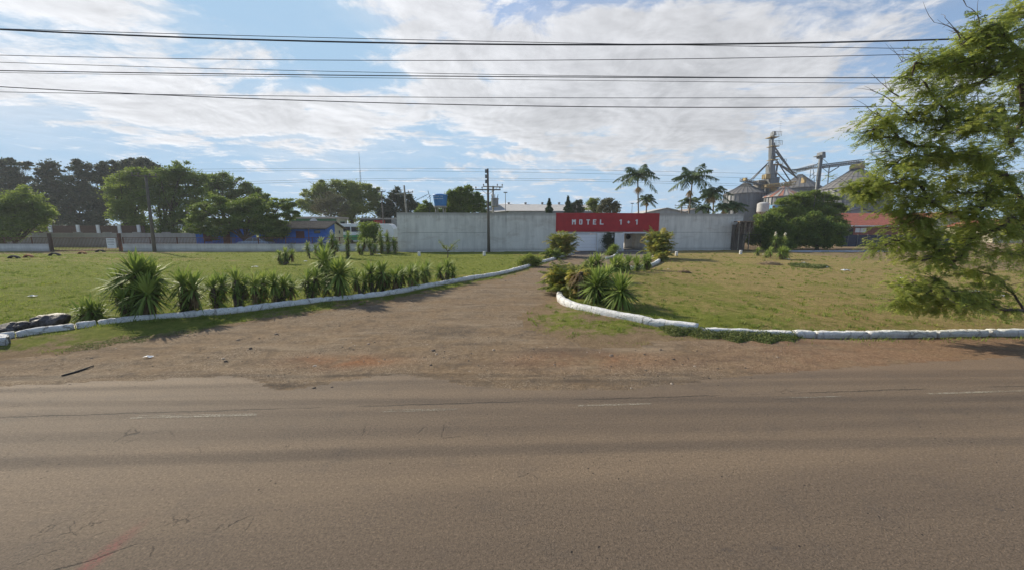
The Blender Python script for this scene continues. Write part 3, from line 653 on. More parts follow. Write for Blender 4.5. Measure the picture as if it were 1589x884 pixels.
# ---------------------------------------------------------------- motel wall and gatehouse
WA = Vector((*G(618, 392), 0)); WB = Vector((*G(1147, 389), 0)); wd_ = (WB-WA).normalized(); wang = math.atan2(wd_.y, wd_.x); wn = Vector((wd_.y, -wd_.x, 0))
def W(px, py, off=0.0):
    """point on the wall plane -> (distance along the wall, height)"""
    r_ = Vector(ray(px, py)); o = Vector((0,0,CH)); pl_ = WA+wn*off
    t = (pl_-o).dot(wn)/r_.dot(wn); p = o+r_*t; return (p-WA).dot(wd_), p.z
def wx(px, py=380): return W(px, py)[0]
HT = (W(620,330)[1]+W(1150,332)[1])/2
xl, xr = wx(863,345), wx(1022,345); xe = wx(1149,389)
def wall_piece(x0, x1, label):
    e = empty('boundary_wall', WA+wd_*x0, label, 'wall', rz=wang)
    n = max(2, int((x1-x0)/.5)); m_ = MB()
    m_.bx(0, x1-x0, 0, .22, -.3, HT); m_.build('wall_panel', wall_m, e)
    s = MB(); s.bx(0, x1-x0, -.16, -.003, -.05, .10); s.build('footing', kerb_mat, e)
    return e
eL = wall_piece(0, xl-.003, 'tall streaked grey whitewashed wall left of the red sign, pole in front')
eR = wall_piece(xr+.003, xe, 'tall streaked grey whitewashed wall right of the red sign')
# faded ochre writing near the top left corner of the wall
mk = MB()
for (x, y, dx_, dy_) in [(645,333.2,0,5),(645.4,338.2,3.6,.6),(649.2,333.2,0,5),(656,338.5,1,.8),(664,334,1.2,.7),(666,332.4,.2,4),(671.2,333,.2,5.4),(673.4,335,.2,3.2),(676.6,333.3,.2,5.2),(671.5,333.2,4.6,.7)]:
    a = W(x, y+dy_); b_ = W(x+max(dx_, .9), y); mk.bx(a[0], b_[0], -.004, -.001, a[1], b_[1])
mk.build('faded_lettering', pmat('faded_ochre', (.47,.41,.32), (.52,.50,.47), .95, 20), eL)
# gatehouse
g = empty('motel_gatehouse', WA+wd_*xl, 'white gatehouse with wide red sign, garage door and open gateway', 'building', rz=wang)
X = lambda px: wx(px)-xl
zs = W(940, 360)[1]; gw = xr-xl
def zz(y, px=940): return W(px, y)[1]
m_ = MB()
opens = [(X(891.4), X(926), zz(363)), (X(942), X(954), zz(361.5)), (X(967.6), X(1001.6), zz(362.5,985))]
cur = 0
for a, b_, zt in opens:
    m_.bx(cur, a, 0, .25, -.2, zs); m_.bx(a, b_, 0, .25, zt, zs); cur = b_
m_.bx(cur, gw, 0, .25, -.2, zs)
m_.bx(0, gw, 0, .25, zs+.002, HT-.03)
m_.build('wall', gate_wall_m, g)
rf = MB(); rf.bx(0, gw, .252, 6.5, zs+.15, zs+.35); rf.build('roof_slab', conc, g)
sgn = MB(); sgn.bx(-.02, gw+.02, -.09, -.002, zs, HT+.02); sg_o = sgn.build('sign_board', red_paint, g)
# letters
def letter(ch, x0, x1, y0, y1):
    """block letters on a 5x7 stroke grid with cut corners"""
    a = W(x0, y1); b_ = W(x1, y0); lx = a[0]-xl; lw = b_[0]-a[0]; lz = a[1]; lh = b_[1]-a[1]
    s = MB(); Yb, Yf = -.092, -.155
    def poly(pts): s.prism([(lx+u*lw, lz+v*lh) for u, v in pts], Yf, Yb)
    c = .12
    if ch == 'M':
        poly([(0,0),(.30,0),(.30,1),(0,1)]); poly([(.70,0),(1,0),(1,1),(.70,1)]); poly([(.303,1),(.303,.62),(.5,.42),(.697,.62),(.697,1),(.5,.80)])
    if ch == 'O':
        poly([(c,0),(1-c,0),(.70,.18),(.30,.18)]); poly([(c,1),(.30,.82),(.70,.82),(1-c,1)]); poly([(0,c),(c-.003,0),(.30,.183),(.30,.817),(c-.003,1),(0,1-c)]); poly([(1,c),(1,1-c),(1-c+.003,1),(.70,.817),(.70,.183),(1-c+.003,0)])
    if ch == 'T': poly([(0,.82),(1,.82),(1,1),(0,1)]); poly([(.34,0),(.66,0),(.66,.817),(.34,.817)])
    if ch == 'E':
        poly([(0,0),(.30,0),(.30,1),(0,1)]); poly([(.303,0),(1,0),(1,.19),(.303,.19)]); poly([(.303,.41),(.85,.41),(.85,.59),(.303,.59)]); poly([(.303,.81),(1,.81),(1,1),(.303,1)])
    if ch == 'L': poly([(0,0),(.32,0),(.32,1),(0,1)]); poly([(.323,0),(1,0),(1,.19),(.323,.19)])
    if ch == '1': poly([(.38,0),(.80,0),(.80,1),(.38,1)]); poly([(0,.68),(.377,.80),(.377,1),(.24,.93),(0,.86)])
    if ch == '+': poly([(.35,0),(.65,0),(.65,1),(.35,1)]); poly([(0,.34),(.347,.34),(.347,.66),(0,.66)]); poly([(.653,.34),(1,.34),(1,.66),(.653,.66)])
    o = s.build('letter', letter_mat, sg_o)
sg_o.parent = g
for ch, x0, x1 in [('M',887.1,893.1),('O',898.3,903.2),('T',909.4,914.9),('E',919.5,924.7),('L',930.2,936),('1',960.6,964.8),('1',985.2,989.5)]: letter(ch, x0, x1, 341, 348.9)
letter('+', 972.5, 976.8, 343.0, 347.2)
# garage door with panel grooves and frame
a, b_, zt = opens[0]; gd = MB(); nP = 5
for i in range(nP): gd.bx(a+.03, b_-.03, .10, .15, .04+i*(zt-.1)/nP, .04+(i+1)*(zt-.1)/nP-.012)
gdo = gd.build('garage_door', door_white, g, bevel=.008)
fr = MB(); fr.bx(a-.14, a, -.05, -.003, 0, zt+.12); fr.bx(b_, b_+.14, -.05, -.003, 0, zt+.12); fr.bx(a-.0, b_+.0, -.05, -.003, zt, zt+.12); fr.build('door_frame', white_paint, g)
a2, b2, zt2 = opens[2]
fr = MB(); fr.bx(a2-.12, a2, -.05, -.003, 0, zt2+.12); fr.bx(b2, b2+.14, -.05, -.003, 0, zt2+.12); fr.bx(a2, b2, -.05, -.003, zt2, zt2+.12); fr.build('gateway_frame', white_paint, g)
hb = MB(); hb.bx(.1, gw-.1, -.03, -.003, zs-.10, zs-.03); hb.build('drip_edge', conc, g)
a1, b1, zt1 = opens[1]
ins = MB(); ins.bx(a1-.3, a1-.1, .26, 3, -.1, zs); ins.bx(b1+.1, b1+.3, .26, 3, -.1, zs); ins.bx(a1-.3, b1+.3, 3.0, 3.2, -.1, zs); ins.build('passage_wall', dark_int, g)
pl_s = MB(); pl_s.bx(b1-.42, b1-.14, .18, .2, zt1-.55, zt1-.12); pl_s.build('notice_plate', white_paint, g)
# gateway interior: back wall, right wall, a round black fitting
bk = MB(); bk.bx(a2+1.95, b2+.6, 4.6, 4.8, -.1, zs); bk.bx(b2+.35, b2+.6, .26, 4.6, -.1, zs); bk.build('inner_wall', gate_wall_m, g)
rd = MB(); cx_, cz_ = W(979, 370, -4.5); rd.lathe((0,0,0), [(.30,0),(.32,.03),(.30,.06)], 20); ro = rd.build('round_fitting', black_m, g); ro.rotation_euler = (R(90),0,0); ro.location = (a2+2.42, 4.58, 1.55)
fl = MB(); fl.bx(a2-1, b2+.3, .26, 4.58, -.05, .06); fl.build('gateway_floor', conc, g)
# white sheet added to stand for the sliver of sun left in the opening
sh = MB()
for i in range(6): sh.quad((a2+1.62+i*.10, 5.2+.1*(i%2), .85-.1*i), (a2+1.72+i*.10, 5.2+.1*((i+1)%2), .75-.1*i), (a2+1.69+i*.05, 5.25, 1.9), (a2+1.64+i*.05, 5.25, 1.9))
inner = MB(); inner.bx(a2-.5, a2+6, 11.0, 11.2, -.1, 2.6); inner.build('courtyard_wall', pmat('pink_wall', (.62,.47,.38), (.5,.37,.3), .9, 2), g)
# added sheet in place of the sun sliver
sh.build('sun_sliver_sheet', white_paint, g)

# ---------------------------------------------------------------- low wall, railing and gate on the left
YW = 41.3
def rail_wall(px0, px1, label, h=.9, rail=1.6, Y=YW):
    x0 = P(px0, 380, Y).x; x1 = P(px1, 380, Y).x
    e = empty('railing_wall', (x0, Y, 0), label, 'wall'); Ln = x1-x0
    m_ = MB(); m_.bx(0, Ln, 0, .2, -.2, h); m_.build('wall_panel', low_wall_m, e)
    r_ = MB(); n = int(Ln/.16)
    r_.bx(0, Ln, .08, .11, rail-.05, rail); r_.bx(0, Ln, .08, .11, h+.06, h+.1)
    for i in range(n+1): r_.bx(i*Ln/n-.012, i*Ln/n+.012, .085, .105, h+.0, rail-.0)
    for i in range(int(Ln/3)+1): r_.bx(i*3, i*3+.07, .06, .13, h, rail+.03)
    r_.build('railing', iron_rust, e); return e
rail_wall(-120, 75, 'low stained whitewashed wall with iron railing left of the sliding gate')
rail_wall(190, 618, 'long low whitewashed wall with rusty railing before the blue houses')
x0, x1 = P(77,380,YW).x, P(188,380,YW).x; e = empty('sliding_gate', (x0,YW,0), 'rusty barred sliding gate with a white notice board', 'gate')
r_ = MB(); Ln = x1-x0; n = int(Ln/.17); xp0 = .35; xp1 = Ln-.3
r_.bx(xp0, xp1, .02, .07, 1.52, 1.58); r_.bx(xp0, xp1, .02, .07, .12, .18)
for i in range(n+1): xx = xp0+(xp1-xp0)*i/n; r_.bx(xx-.012, xx+.012, .03, .055, .18, 1.52)
r_.build('bar_panel', iron_rust, e)
for xx in (.12, Ln-.12):
    p_ = MB(); p_.bx(xx-.11, xx+.11, -.1, .14, -.1, 2.05); p_.build('gate_post', pmat('post_rust', (.09,.055,.04), (.06,.04,.035), .85, 4, .4, 20) if xx < 1 else iron_rust, e, bevel=.02)
sb = MB(); cxs = P(173,378,YW).x-x0; sb.bx(cxs-.5, cxs+.5, -.03, 0, .42, 1.5); so = sb.build('notice_board', white_paint, e)
tx = MB()
for z_, a_ in ((1.32,.42),(1.14,.4),(.98,.42),(.8,.36)): tx.bx(cxs-a_, cxs+a_-.05, -.036, -.032, z_, z_+.06)
tx.build('notice_text', conc, so)
# grey rendered block wall and unfinished brick wall with white posts behind
x0, x1 = P(-150,360,52).x, P(306,360,52).x; e = empty('block_wall', (x0,52,0), 'long grey rendered block wall behind the sliding gate', 'wall')
m_ = MB(); m_.bx(0, x1-x0, 0, .2, -.2, P(100,362,52).z); 
for i in range(12): m_.bx(3+i*4.1, 3+i*4.1+1.1, 0, .2, P(100,362,52).z+.002, P(100,360.5,52).z)
m_.build('wall_panel', block_m, e)
x0, x1 = P(20,350,58).x, P(222,350,58).x; zt = P(100,350.5,58).z; e = empty('brick_wall', (x0,58,0), 'dark unfinished brick wall with white concrete posts under the tall trees', 'wall')
m_ = MB(); m_.bx(0, x1-x0, 0, .2, -.2, zt); m_.build('brick_panel', brick_dark, e)
for px in (37,79,122,153,186,216):
    xx = P(px,355,58).x-x0; q = MB(); q.bx(xx-.22, xx+.22, -.15, -.003, -.1, zt+.12); q.build('post', white_paint, e)

# tyres half sunk along the track
def tyre(px, py, mt, label):
    p = GH(px, py); e = empty('half_buried_tyre', p, label, 'tyre', 'half buried tyres edging the track', rz=random.uniform(-.2,.2))
    m_ = MB(); n = 22
    for sgn_ in (0,):
        pts = [(math.cos(math.pi*i/n)*.42, 0, math.sin(math.pi*i/n)*.30-.06) for i in range(n+1)]
    prof = [(-.1,.0),(-.1,-.16),(0,-.2)]
    b = 0
    sec = [(-.11,.42),(-.13,.5),(-.09,.57),(0,.6),(.09,.57),(.13,.5),(.11,.42)]
    vs_ = []; fs = []
    for i in range(n+1):
        th = math.pi*i/n
        for (u, r_) in sec: vs_.append((math.cos(th)*r_, u, math.sin(th)*r_*.72-.14))
    K = len(sec)
    for i in range(n):
        for k in range(K-1): fs.append((i*K+k, i*K+k+1, (i+1)*K+k+1, (i+1)*K+k))
    m_.add(vs_, fs); m_.build('tread', mt, e, smooth=True)
for px, py, mt, l in [(22,402,tyre_m,'black half-buried tyre nearest the left edge of the track'),(45,401,tyre_or,'orange painted half-buried tyre beside the leftmost black one'),(85,398,tyre_m,'black half-buried tyre between the two orange ones'),(128,395,tyre_or,'faded orange half-buried tyre in front of the gate'),(156,392.5,tyre_m,'black half-buried tyre just before the gate notice board')]:
    tyre(px, py, mt, l)
# ---------------------------------------------------------------- buildings behind
def blue_house(px0, px1, ytop, Y, label, gable=False, depth=7):
    x0 = P(px0,370,Y).x; x1 = P(px1,370,Y).x; zt = P((px0+px1)/2, ytop, Y).z; Ln = x1-x0
    e = empty('blue_house', (x0,Y,0), label, 'house'); m_ = MB(); m_.bx(0, Ln, 0, depth, -.2, zt); m_.build('wall', blue_wall, e)
    return e, Ln, zt
e, Ln, zt = blue_house(304, 366, 356, 49, 'small blue hut under the spreading tree, left of the forked trunk', depth=4)
r_ = MB(); r_.prism([(-.4,zt+.002),(Ln+.4,zt+.002),(Ln+.4,zt+.12),(-.4,zt+.12)], -.6, 4.4); r_.build('roof', fib_roof, e)
q = MB(); q.bx(1.0,2.1,-.04,-.003,.9,zt-.35); q.build('window', maroon, e)
q = MB(); q.bx(3.6,4.5,-.04,-.003,0,zt-.3); q.build('door', maroon, e)
e, Ln, zt = blue_house(402, 505, 355.6, 48, 'long blue house with brown tiled roof and maroon shutters', depth=4.8)
DP = 4.8; zr2 = P(519,345.5,48+DP/2).z; zt = P(505,354.5,48).z
gb = MB()
def yz_prism(q, poly, x0, x1):
    n = len(poly); q.add([(x0,y,z) for y, z in poly]+[(x1,y,z) for y, z in poly], [list(range(n))[::-1], list(range(n,2*n))]+[[i,(i+1)%n,(i+1)%n+n,i+n] for i in range(n)])
yz_prism(gb, [(0,-.2),(DP/2,-.2),(DP/2,zr2-.08),(0,zt-.05)], Ln+.003, Ln+.14); gb.build('gable_wall', blue_wall, e)
cw = MB(); yz_prism(cw, [(DP/2+.003,-.2),(DP,-.2),(DP,zt-.05),(DP/2+.003,zr2-.08)], Ln+.003, Ln+.16); cwo = cw.build('annexe_wall', cream_wall, e)
q = MB(); q.bx(Ln+.163, Ln+.19, DP*.72, DP*.80, P(526,363,51).z, P(526,358,51).z); q.build('window', glass_dark, e)
rf = MB()
for y0, z0, y1, z1 in ((-.45,zt-.10,DP/2,zr2),(DP+.45,zt-.10,DP/2,zr2)):
    rf.add([(-.3,y0,z0),(Ln+.45,y0,z0),(Ln+.45,y1,z1),(-.3,y1,z1),(-.3,y0,z0+.1),(Ln+.45,y0,z0+.1),(Ln+.45,y1,z1+.1),(-.3,y1,z1+.1)], [(0,1,2,3),(4,7,6,5),(0,4,5,1),(1,5,6,2),(3,7,4,0)])
for i in range(44):
    xa = -.25+(Ln+.65)*i/43; rf.tube([(xa,-.47,zt+.0),(xa,DP/2,zr2+.12)], .07, 5)
rf.tube([(-.3,DP/2,zr2+.12),(Ln+.45,DP/2,zr2+.12)], .1, 6)
rf.build('roof', fib_roof, e)
ox = P(402,370,48).x
for pa, pb, ya, yb in [(459.5,472.5,359,370),(418,430,360,370)]:
    q = MB(); q.bx(P(pa,365,48).x-ox, P(pb,365,48).x-ox, -.05,-.003, P(pa,yb,48).z, P(pa,ya,48).z); wq = q.build('window', maroon, e)
q = MB(); q.bx(P(487.5,360,48).x-ox, P(497,360,48).x-ox, -.05,-.003, P(490,362.6,48).z, P(490,358,48).z); q.build('window', glass_dark, e)
q = MB(); q.tube([(P(482.5,376,48).x-ox,-.4,0),(P(482.5,376,48).x-ox,-.4,P(482,353,48).z)], .05, 6); q.build('downpipe', iron_rust, e)
dd = MB(); pp = P(487,345,52); dd.lathe((0,0,0), [(.02,0),(.3,.05),(.5,.16),(.48,.17),(.28,.07),(.02,.03)], 20, False)
dsh = empty('satellite_dish', pp+Vector((0,0,-1.6)), 'white satellite dish above the blue house roof', 'antenna')
dq = dd.build('reflector', white_paint, dsh); dq.location = (0,0,1.6); dq.rotation_euler = (R(75), 0, R(15))
q = MB(); q.tube([(0,.1,-2.0),(0,.1,1.6)], .04, 6); q.build('mast', iron_rust, dsh)
# green building
x0, x1 = P(449,345,66).x, P(538,345,66).x; e = empty('green_shed', (x0,66,0), 'long pale green building with thin cream roof behind the blue house', 'building')
zt = P(480,339.5,66).z; xm = P(522,345,66).x-x0
q = MB(); q.bx(0, xm, 0, 4.1, -.2, zt); q.build('wall', green_wall, e)
q = MB(); q.bx(xm+.002, xm+.12, .02, 4.1, -.2, zt-.02); q.build('side_wall', cream_wall, e)
q = MB(); q.bx(-.5, xm+.35, -.5, 4.4, zt+.002, zt+.32); q.build('roof', pmat('pale_roof', (.55,.45,.38), (.45,.38,.33), .8, 2), e)
q = MB(); q.bx(xm+.122, xm+.16, 1.2, 3.0, zt-1.0, zt-.45); fq = q.build('window', green_wall, e)
q = MB(); q.bx(xm+.163, xm+.18, 1.35, 2.85, zt-.93, zt-.52); q.build('pane', glass_dark, fq)
# dark open shed roof above the bus
x0 = P(558,340,72).x; x1 = P(650,340,72).x; zt = P(590,338.5,72).z; e = empty('open_shed', (x0,72,0), 'dark open shed with flat pale roof edge behind the bus', 'building')
q = MB(); q.bx(0, x1-x0, 0, 9, zt-.28, zt); q.build('roof', pmat('shed_roof', (.45,.40,.36), (.36,.32,.29), .8, 2), e)
q = MB(); q.bx(0, x1-x0, .3, 9, zt-1.2, zt-.283); q.build('shade_block', dark_int, e)  # dark block painted in for the shade beneath the open roof
for px in (612,): q = MB(); xx = P(px,360,72).x-x0; q.bx(xx-.5, xx+.5, .0, .6, -.1, zt-.29); q.build('post', conc, e)
q = MB(); q.bx(P(580,345,72).x-x0, P(597,345,72).x-x0, -.1, .2, P(585,347.5,72).z, P(585,342,72).z); q.build('red_panel', red_paint, e)
# bus
Yb = 60; x0 = P(523,360,Yb).x; x1 = P(611,360,Yb).x; zt = P(560,347.5,Yb).z; e = empty('parked_bus', (x0,Yb,0), 'white bus with green stripe parked behind the railing', 'bus'); Ln = x1-x0
q = MB(); q.prism([(0,.5),(Ln-.15,.5),(Ln,1.2),(Ln-.05,2.6),(Ln-.5,zt-.12),(Ln-.9,zt),(.4,zt),(.1,zt-.15),(0,zt-.5)], 0, 2.5); q.build('body', bus_white, e, bevel=.08)
xs_ = [P(a,360,Yb).x-x0 for a in (532.5,544,545,556.5,557.5,569,570,581)]
for i in range(0, 8, 2): q = MB(); q.bx(xs_[i]+.04, xs_[i+1]-.04, -.03,-.003, P(545,360,Yb).z, P(545,352.3,Yb).z); q.build('window', glass_dark, e)
q = MB(); q.bx(.4, Ln-2.9, -.025,-.004, .75, P(545,365.2,Yb).z); q.prism([(Ln-4.5,.95),(Ln-3.4,1.35),(Ln-2.9,.6)], -.026,-.005); q.build('green_stripe', bus_green, e)
for xx in (2.0, Ln-2.2): 
    q = MB(); q.lathe((0,0,0), [(.2,0),(.46,0),(.5,.06),(.5,.22),(.44,.28)], 24); wv = q.build('wheel', tyre_m, e); wv.rotation_euler = (R(90),0,0); wv.location = (xx,.22,.5)
# car
p = P(399,372,46); e = empty('parked_car', (p.x-3.0,46.5,0), 'pale small car parked between the tree trunk and the blue house', 'car')
q = MB(); q.prism([(0,.35),(0,.8),(.25,.95),(1.0,1.02),(1.55,1.42),(2.7,1.45),(3.35,1.05),(3.9,.92),(4.05,.6),(4.05,.35)], 0, 1.65); q.build('body', car_white, e, bevel=.06, smooth=False)
q = MB(); q.prism([(1.12,1.04),(1.6,1.37),(2.1,1.39),(2.1,1.04)], -.01, -.003); q.prism([(2.17,1.04),(2.17,1.39),(2.66,1.39),(3.15,1.04)], -.01, -.003); q.build('window', glass_blue, e)
for xx in (.85, 3.2): q = MB(); q.lathe((0,0,0), [(.15,0),(.28,0),(.31,.04),(.31,.18),(.27,.2)], 20); wv = q.build('wheel', tyre_m, e); wv.rotation_euler = (R(90),0,0); wv.location = (xx,.14,.31)

# blue water tank on a stand
Yt = 58; c = P(683.5,320,Yt); rt = 10.9/576*Yt*1.02; rb = 8.8/576*Yt*1.02; ht = P(683,303,Yt).z-c.z; e = empty('water_tank', (c.x,Yt,0), 'blue round water tank with white lettering above the wall', 'water tank')
q = MB(); q.lathe((0,0,c.z), [(rb,0),(rb*1.01,.1),(rt*.96,ht*.86),(rt*.97,ht*.88),(rt,ht*.9),(rt,ht),(rt*.9,ht+.06),(rt*.5,ht+.16),(.05,ht+.2)], 40); q.build('tank_body', tank_blue, e, smooth=True)
q = MB(); q.lathe((0,0,c.z-.25), [(rb*1.1,0),(rb*1.1,.24)], 24)
for a_ in range(4): th = a_*math.pi/2+.7; q.tube([(rb*.9*math.cos(th),rb*.9*math.sin(th),-.1),(rb*.9*math.cos(th),rb*.9*math.sin(th),c.z-.2)], .09, 6)
q.build('stand', conc, e)
tl = MB()
for row, (zf, hh, n, a0, a1) in enumerate(((.80,.13,9,-.95,.55),(.58,.13,12,-1.0,.62))):
    for i in range(n):
        if row == 0 and i == 6: continue
        th = -math.pi/2+a0+(a1-a0)*(i+.5)/n; rr = rb+(rt-rb)*zf+.012; z_ = c.z+ht*zf*1.0; da = .045
        pts = [(rr*math.cos(th+s*da), rr*math.sin(th+s*da)) for s in (-1,1)]
        for (u0,u1,v0,v1) in random.choice([[(0,.35,0,1),(.4,1,.8,1),(.4,1,.0,.2)],[(0,.35,0,1),(.65,1,0,1),(.36,.64,.4,.6)],[(.3,.7,0,1),(0,1,.8,1)]]):
            A_ = lambda u: (pts[0][0]+(pts[1][0]-pts[0][0])*u, pts[0][1]+(pts[1][1]-pts[0][1])*u)
            (xa, ya), (xb, yb) = A_(u0), A_(u1); tl.quad((xa,ya,z_+v0*hh),(xb,yb,z_+v0*hh),(xb,yb,z_+v1*hh),(xa,ya,z_+v1*hh))
tl.build('lettering', letter_mat, e)
# roof aerial left of the tank
e = empty('tv_aerial', (P(662,330,56).x,56,0), 'thin bent television aerial left of the blue tank', 'antenna')
q = MB(); o_ = Vector((P(662,330,56).x,56,0)); A_ = lambda x,y: P(x,y,56)-o_
q.tube([(0,0,0), A_(668,310), A_(664,296)], .04, 5); q.tube([A_(645,311.5), A_(664,302)], .035, 5); q.tube([A_(663,308), A_(669,303)], .03, 5); q.tube([A_(666,309), A_(669,306)], .03, 5)
for t_ in (.2,.4,.6,.8): pa = A_(645,311.5).lerp(A_(664,302), t_); q.tube([pa+Vector((0,-.5,.1)), pa+Vector((0,.5,-.1))], .02, 4)
q.build('aerial', wire_m, e)

# warehouses behind the wall
def shed(px0, px1, yeL, yr, Y, label, depth=30, name='warehouse', apex=.5, wallm=None, roofm=None, lean=0):
    x0 = P(px0,330,Y).x; x1 = P(px1,330,Y).x; ze = P(px0,yeL,Y).z; zr = P((px0+px1)/2,yr,Y).z; Ln = x1-x0
    e = empty(name, (x0,Y,0), label, 'warehouse'); q = MB(); q.prism([(0,-.2),(Ln,-.2),(Ln,ze-.1),(Ln*apex,zr-.1),(0,ze-.1)], 0, depth); q.build('wall', wallm or wh_wall, e)
    q = MB(); q.prism([(-.4,ze-.12),(Ln*apex,zr),(Ln+.4,ze-.12),(Ln+.4,ze+.1),(Ln*apex,zr+.2),(-.4,ze+.1)], -.6, depth+.3); q.build('roof', roofm or wh_roof, e); return e, Ln, ze, zr
# long one seen from its side: gable left, long pale roof plane to the right
Yh = 95; x0 = P(752,330,Yh).x; x1 = P(925,330,Yh+6).x; ze = P(850,328,Yh).z; zr = P(800,317.5,Yh+9).z
e = empty('long_warehouse', (x0,Yh,0), 'long warehouse with pale roof showing over the wall behind the pole', 'warehouse'); Ln = x1-x0
q = MB(); q.bx(6, Ln, 0, 18, -.2, ze); q.prism([(0,-.2),(6.02,-.2),(6.02,ze),(3.8,zr-.6),(2.8,zr-.5),(0,ze+.5)], 2.0, 3.0); q.build('wall', wh_wall, e)
q = MB(); q.add([(5.5,-.5,ze+.05),(Ln,-.5,ze+.05),(Ln-2,9,zr-.1),(2.6,9,zr+.1),(Ln-2,18.5,ze),(2.6,18.5,ze)], [(0,1,2,3),(3,2,4,5)]); q.quad((2.6,9,zr+.1),(0,2,ze+.3),(2.8,-.2,ze-.2),(5.5,-.5,ze+.05)); q.build('roof', wh_roof, e)
q = MB(); q.bx(17, Ln, -.55, -.51, ze-.5, ze); q.build('gutter', galv_dark, e)
for i in range(7): q = MB(); q.lathe((6+i*4.6, 9, zr), [(.25,0),(.3,.3),(.4,.45),(.1,.6)], 10); q.build('roof_vent', galv_dark, e)
shed(1000, 1068, 331, 323.5, 120, 'pale low arched hall between the palms beyond the wall', 25)
shed(1060, 1100, 330, 324, 125, 'brownish low hall roof right of the pale arched hall', 20, roofm=pmat('brown_roof', (.36,.30,.26), (.28,.23,.2), .8, 2))

# ---------------------------------------------------------------- utility poles and lines
def line3(pts, Yd, r, label, group, name='power_line', ext=34, n=60):
    """a sagging wire through three sighted points"""
    p3 = [P(x, y, Yd) for x, y in pts]; xs_ = [p.x for p in p3]; zs_ = [p.z for p in p3]; co = np.polyfit(xs_, zs_, 2)
    q = MB(); q.tube([(x, Yd, float(np.polyval(co, x))) for x in np.linspace(-ext, ext, n)], r, 5)
    o = q.build(name, wire_m); return tag(o, label, 'wire', group)
gw_ = 'overhead wires above the road'
W3 = [([(0,46),(800,69.5),(1400,63.5)],12.6,.024,'thickest twisted black cable, topmost at the left edge'),
      ([(0,45),(800,65.5),(1400,75.5)],13.6,.010,'thin wire crossing just over the thickest topmost cable'),
      ([(0,86),(800,94),(1400,85)],13.0,.010,'thin lone wire, next below the topmost thick cable'),
      ([(0,97),(800,116.5),(1400,121.5)],14.0,.009,'faint thin wire just above the middle dark cable at left'),
      ([(0,110),(800,119.5),(1400,121)],12.8,.015,'middle dark cable crossing the whole sky'),
      ([(0,113),(800,124),(1400,130)],14.4,.008,'faint wire just below the middle dark cable'),
      ([(0,143),(800,152),(1400,151)],13.4,.010,'wire just above the lowest dark cable in the centre'),
      ([(0,135),(800,164.5),(1400,165)],12.8,.014,'lowest dark cable of the overhead bundle')]
for pts, Yd, r_, l in W3: line3(pts, Yd, r_, l, gw_)

def pole(px, pyb, pytop, Y, label, mt, r0=.17, r1=.11, pxt=None, arms=(), extras=None, group='utility poles'):
    b = P(px, pyb, Y); t = P(pxt or px, pytop, Y); e = empty('utility_pole', (b.x, Y, 0), label, 'utility pole', group)
    T = Vector((t.x-b.x, 0, t.z))
    q = MB(); q.tube([(0,0,-.2), T*.5, T], [r0, (r0+r1)/2, r1], 10); q.build('pole_shaft', mt, e, smooth=True)
    for (ya, half, dyaw, tilt) in arms:
        za = P(px, ya, Y).z; xo = T.x*za/T.z
        q = MB(); q.box((xo, -.16, za), (half*2, .10, .12), rz=dyaw, ry=tilt); q.tube([(xo-half*.5*math.cos(dyaw), -.16-half*.5*math.sin(dyaw), za), (xo, -.1, za-.55)], .02, 5); q.tube([(xo+half*.5*math.cos(dyaw), -.16+half*.5*math.sin(dyaw), za), (xo, -.1, za-.55)], .02, 5); a_ = q.build('crossarm', mt, e)
        for s in (-.94, -.45, .45, .94):
            q = MB(); q.lathe((xo+s*half*math.cos(dyaw), -.16+s*half*math.sin(dyaw), za+.06), [(.03,0),(.03,.08),(.07,.10),(.07,.16),(.05,.18),(.06,.24),(.02,.27)], 10); q.build('insulator', pmat_ins, a_)
    return e, T
pmat_ins = pmat('insulator_brown', (.10,.07,.06), (.15,.12,.1), .3, 5)
e, T = pole(758.5, 391, 262, 40.6, 'tall dark wooden pole with crossarms before the grey wall', pole_wood, .17, .10, 756.8, [(295,1.35,0,.0)])
q = MB(); 
for y_ in (266,274,282): za = P(758,y_,40.6).z; q.bx(-.32,-.05,-.08,.08,za-.18,za+.18)
q.build('line_bracket', galv_dark, e)
e, T = pole(765.5, 391, 289, 44.5, 'shorter pole carrying a grey transformer behind the wall', pole_conc, .15, .10, 765, [(290.5,1.15,0,.03)])
tc_ = P(766.5,315,44.1)-Vector((e.location.x,44.5,0)); q = MB(); q.lathe((tc_.x+.1,-.45,tc_.z-.45), [(.36,0),(.42,.05),(.42,.85),(.46,.87),(.46,.95),(.3,1.0)], 20); tr = q.build('transformer', galv, e)
for s in (-.3,0,.3): q = MB(); q.tube([(tc_.x+.1+s,-.45,tc_.z+.5),(tc_.x+.1+s*1.3,-.45,tc_.z+.95)], .04, 6); q.build('bushing', pmat_ins, tr)
pole(240, 391, 272, 40.7, 'leaning weathered pole among the left trees', pole_wood, .17, .11, 226, [(274,1.0,.5,0)])
pole(634, 345, 288, 52, 'grey concrete pole with bent crossarm left of the blue tank', pole_conc, .17, .11, 627, [(300,1.15,.35,-.14)])
pole(595, 345, 297, 66, 'thin distant pole just left of the wall top', pole_wood, .15, .1, 592, [(298,.7,0,0)])
pole(1058, 335, 318, 100, 'small distant double-arm pole between the palms', pole_wood, .2, .14, 1058, [(319.5,1.9,0,0),(323,1.9,0,0)])
pole(1100, 335, 262, 300, 'very thin distant mast right of the middle palms', wire_m, .01, .01) if False else None
def lamp(px, yt, Y, label):
    b = P(px, 340, Y); t = P(px, yt, Y); e = empty('street_lamp', (b.x,Y,0), label, 'street lamp'); q = MB(); q.tube([(0,0,0),(0,0,t.z)], [.1,.05], 6); q.build('lamp_post', galv, e)
    q = MB(); q.box((0,0,t.z), (.7,.35,.18)); q.build('lamp_head', galv_dark, e, bevel=.04)
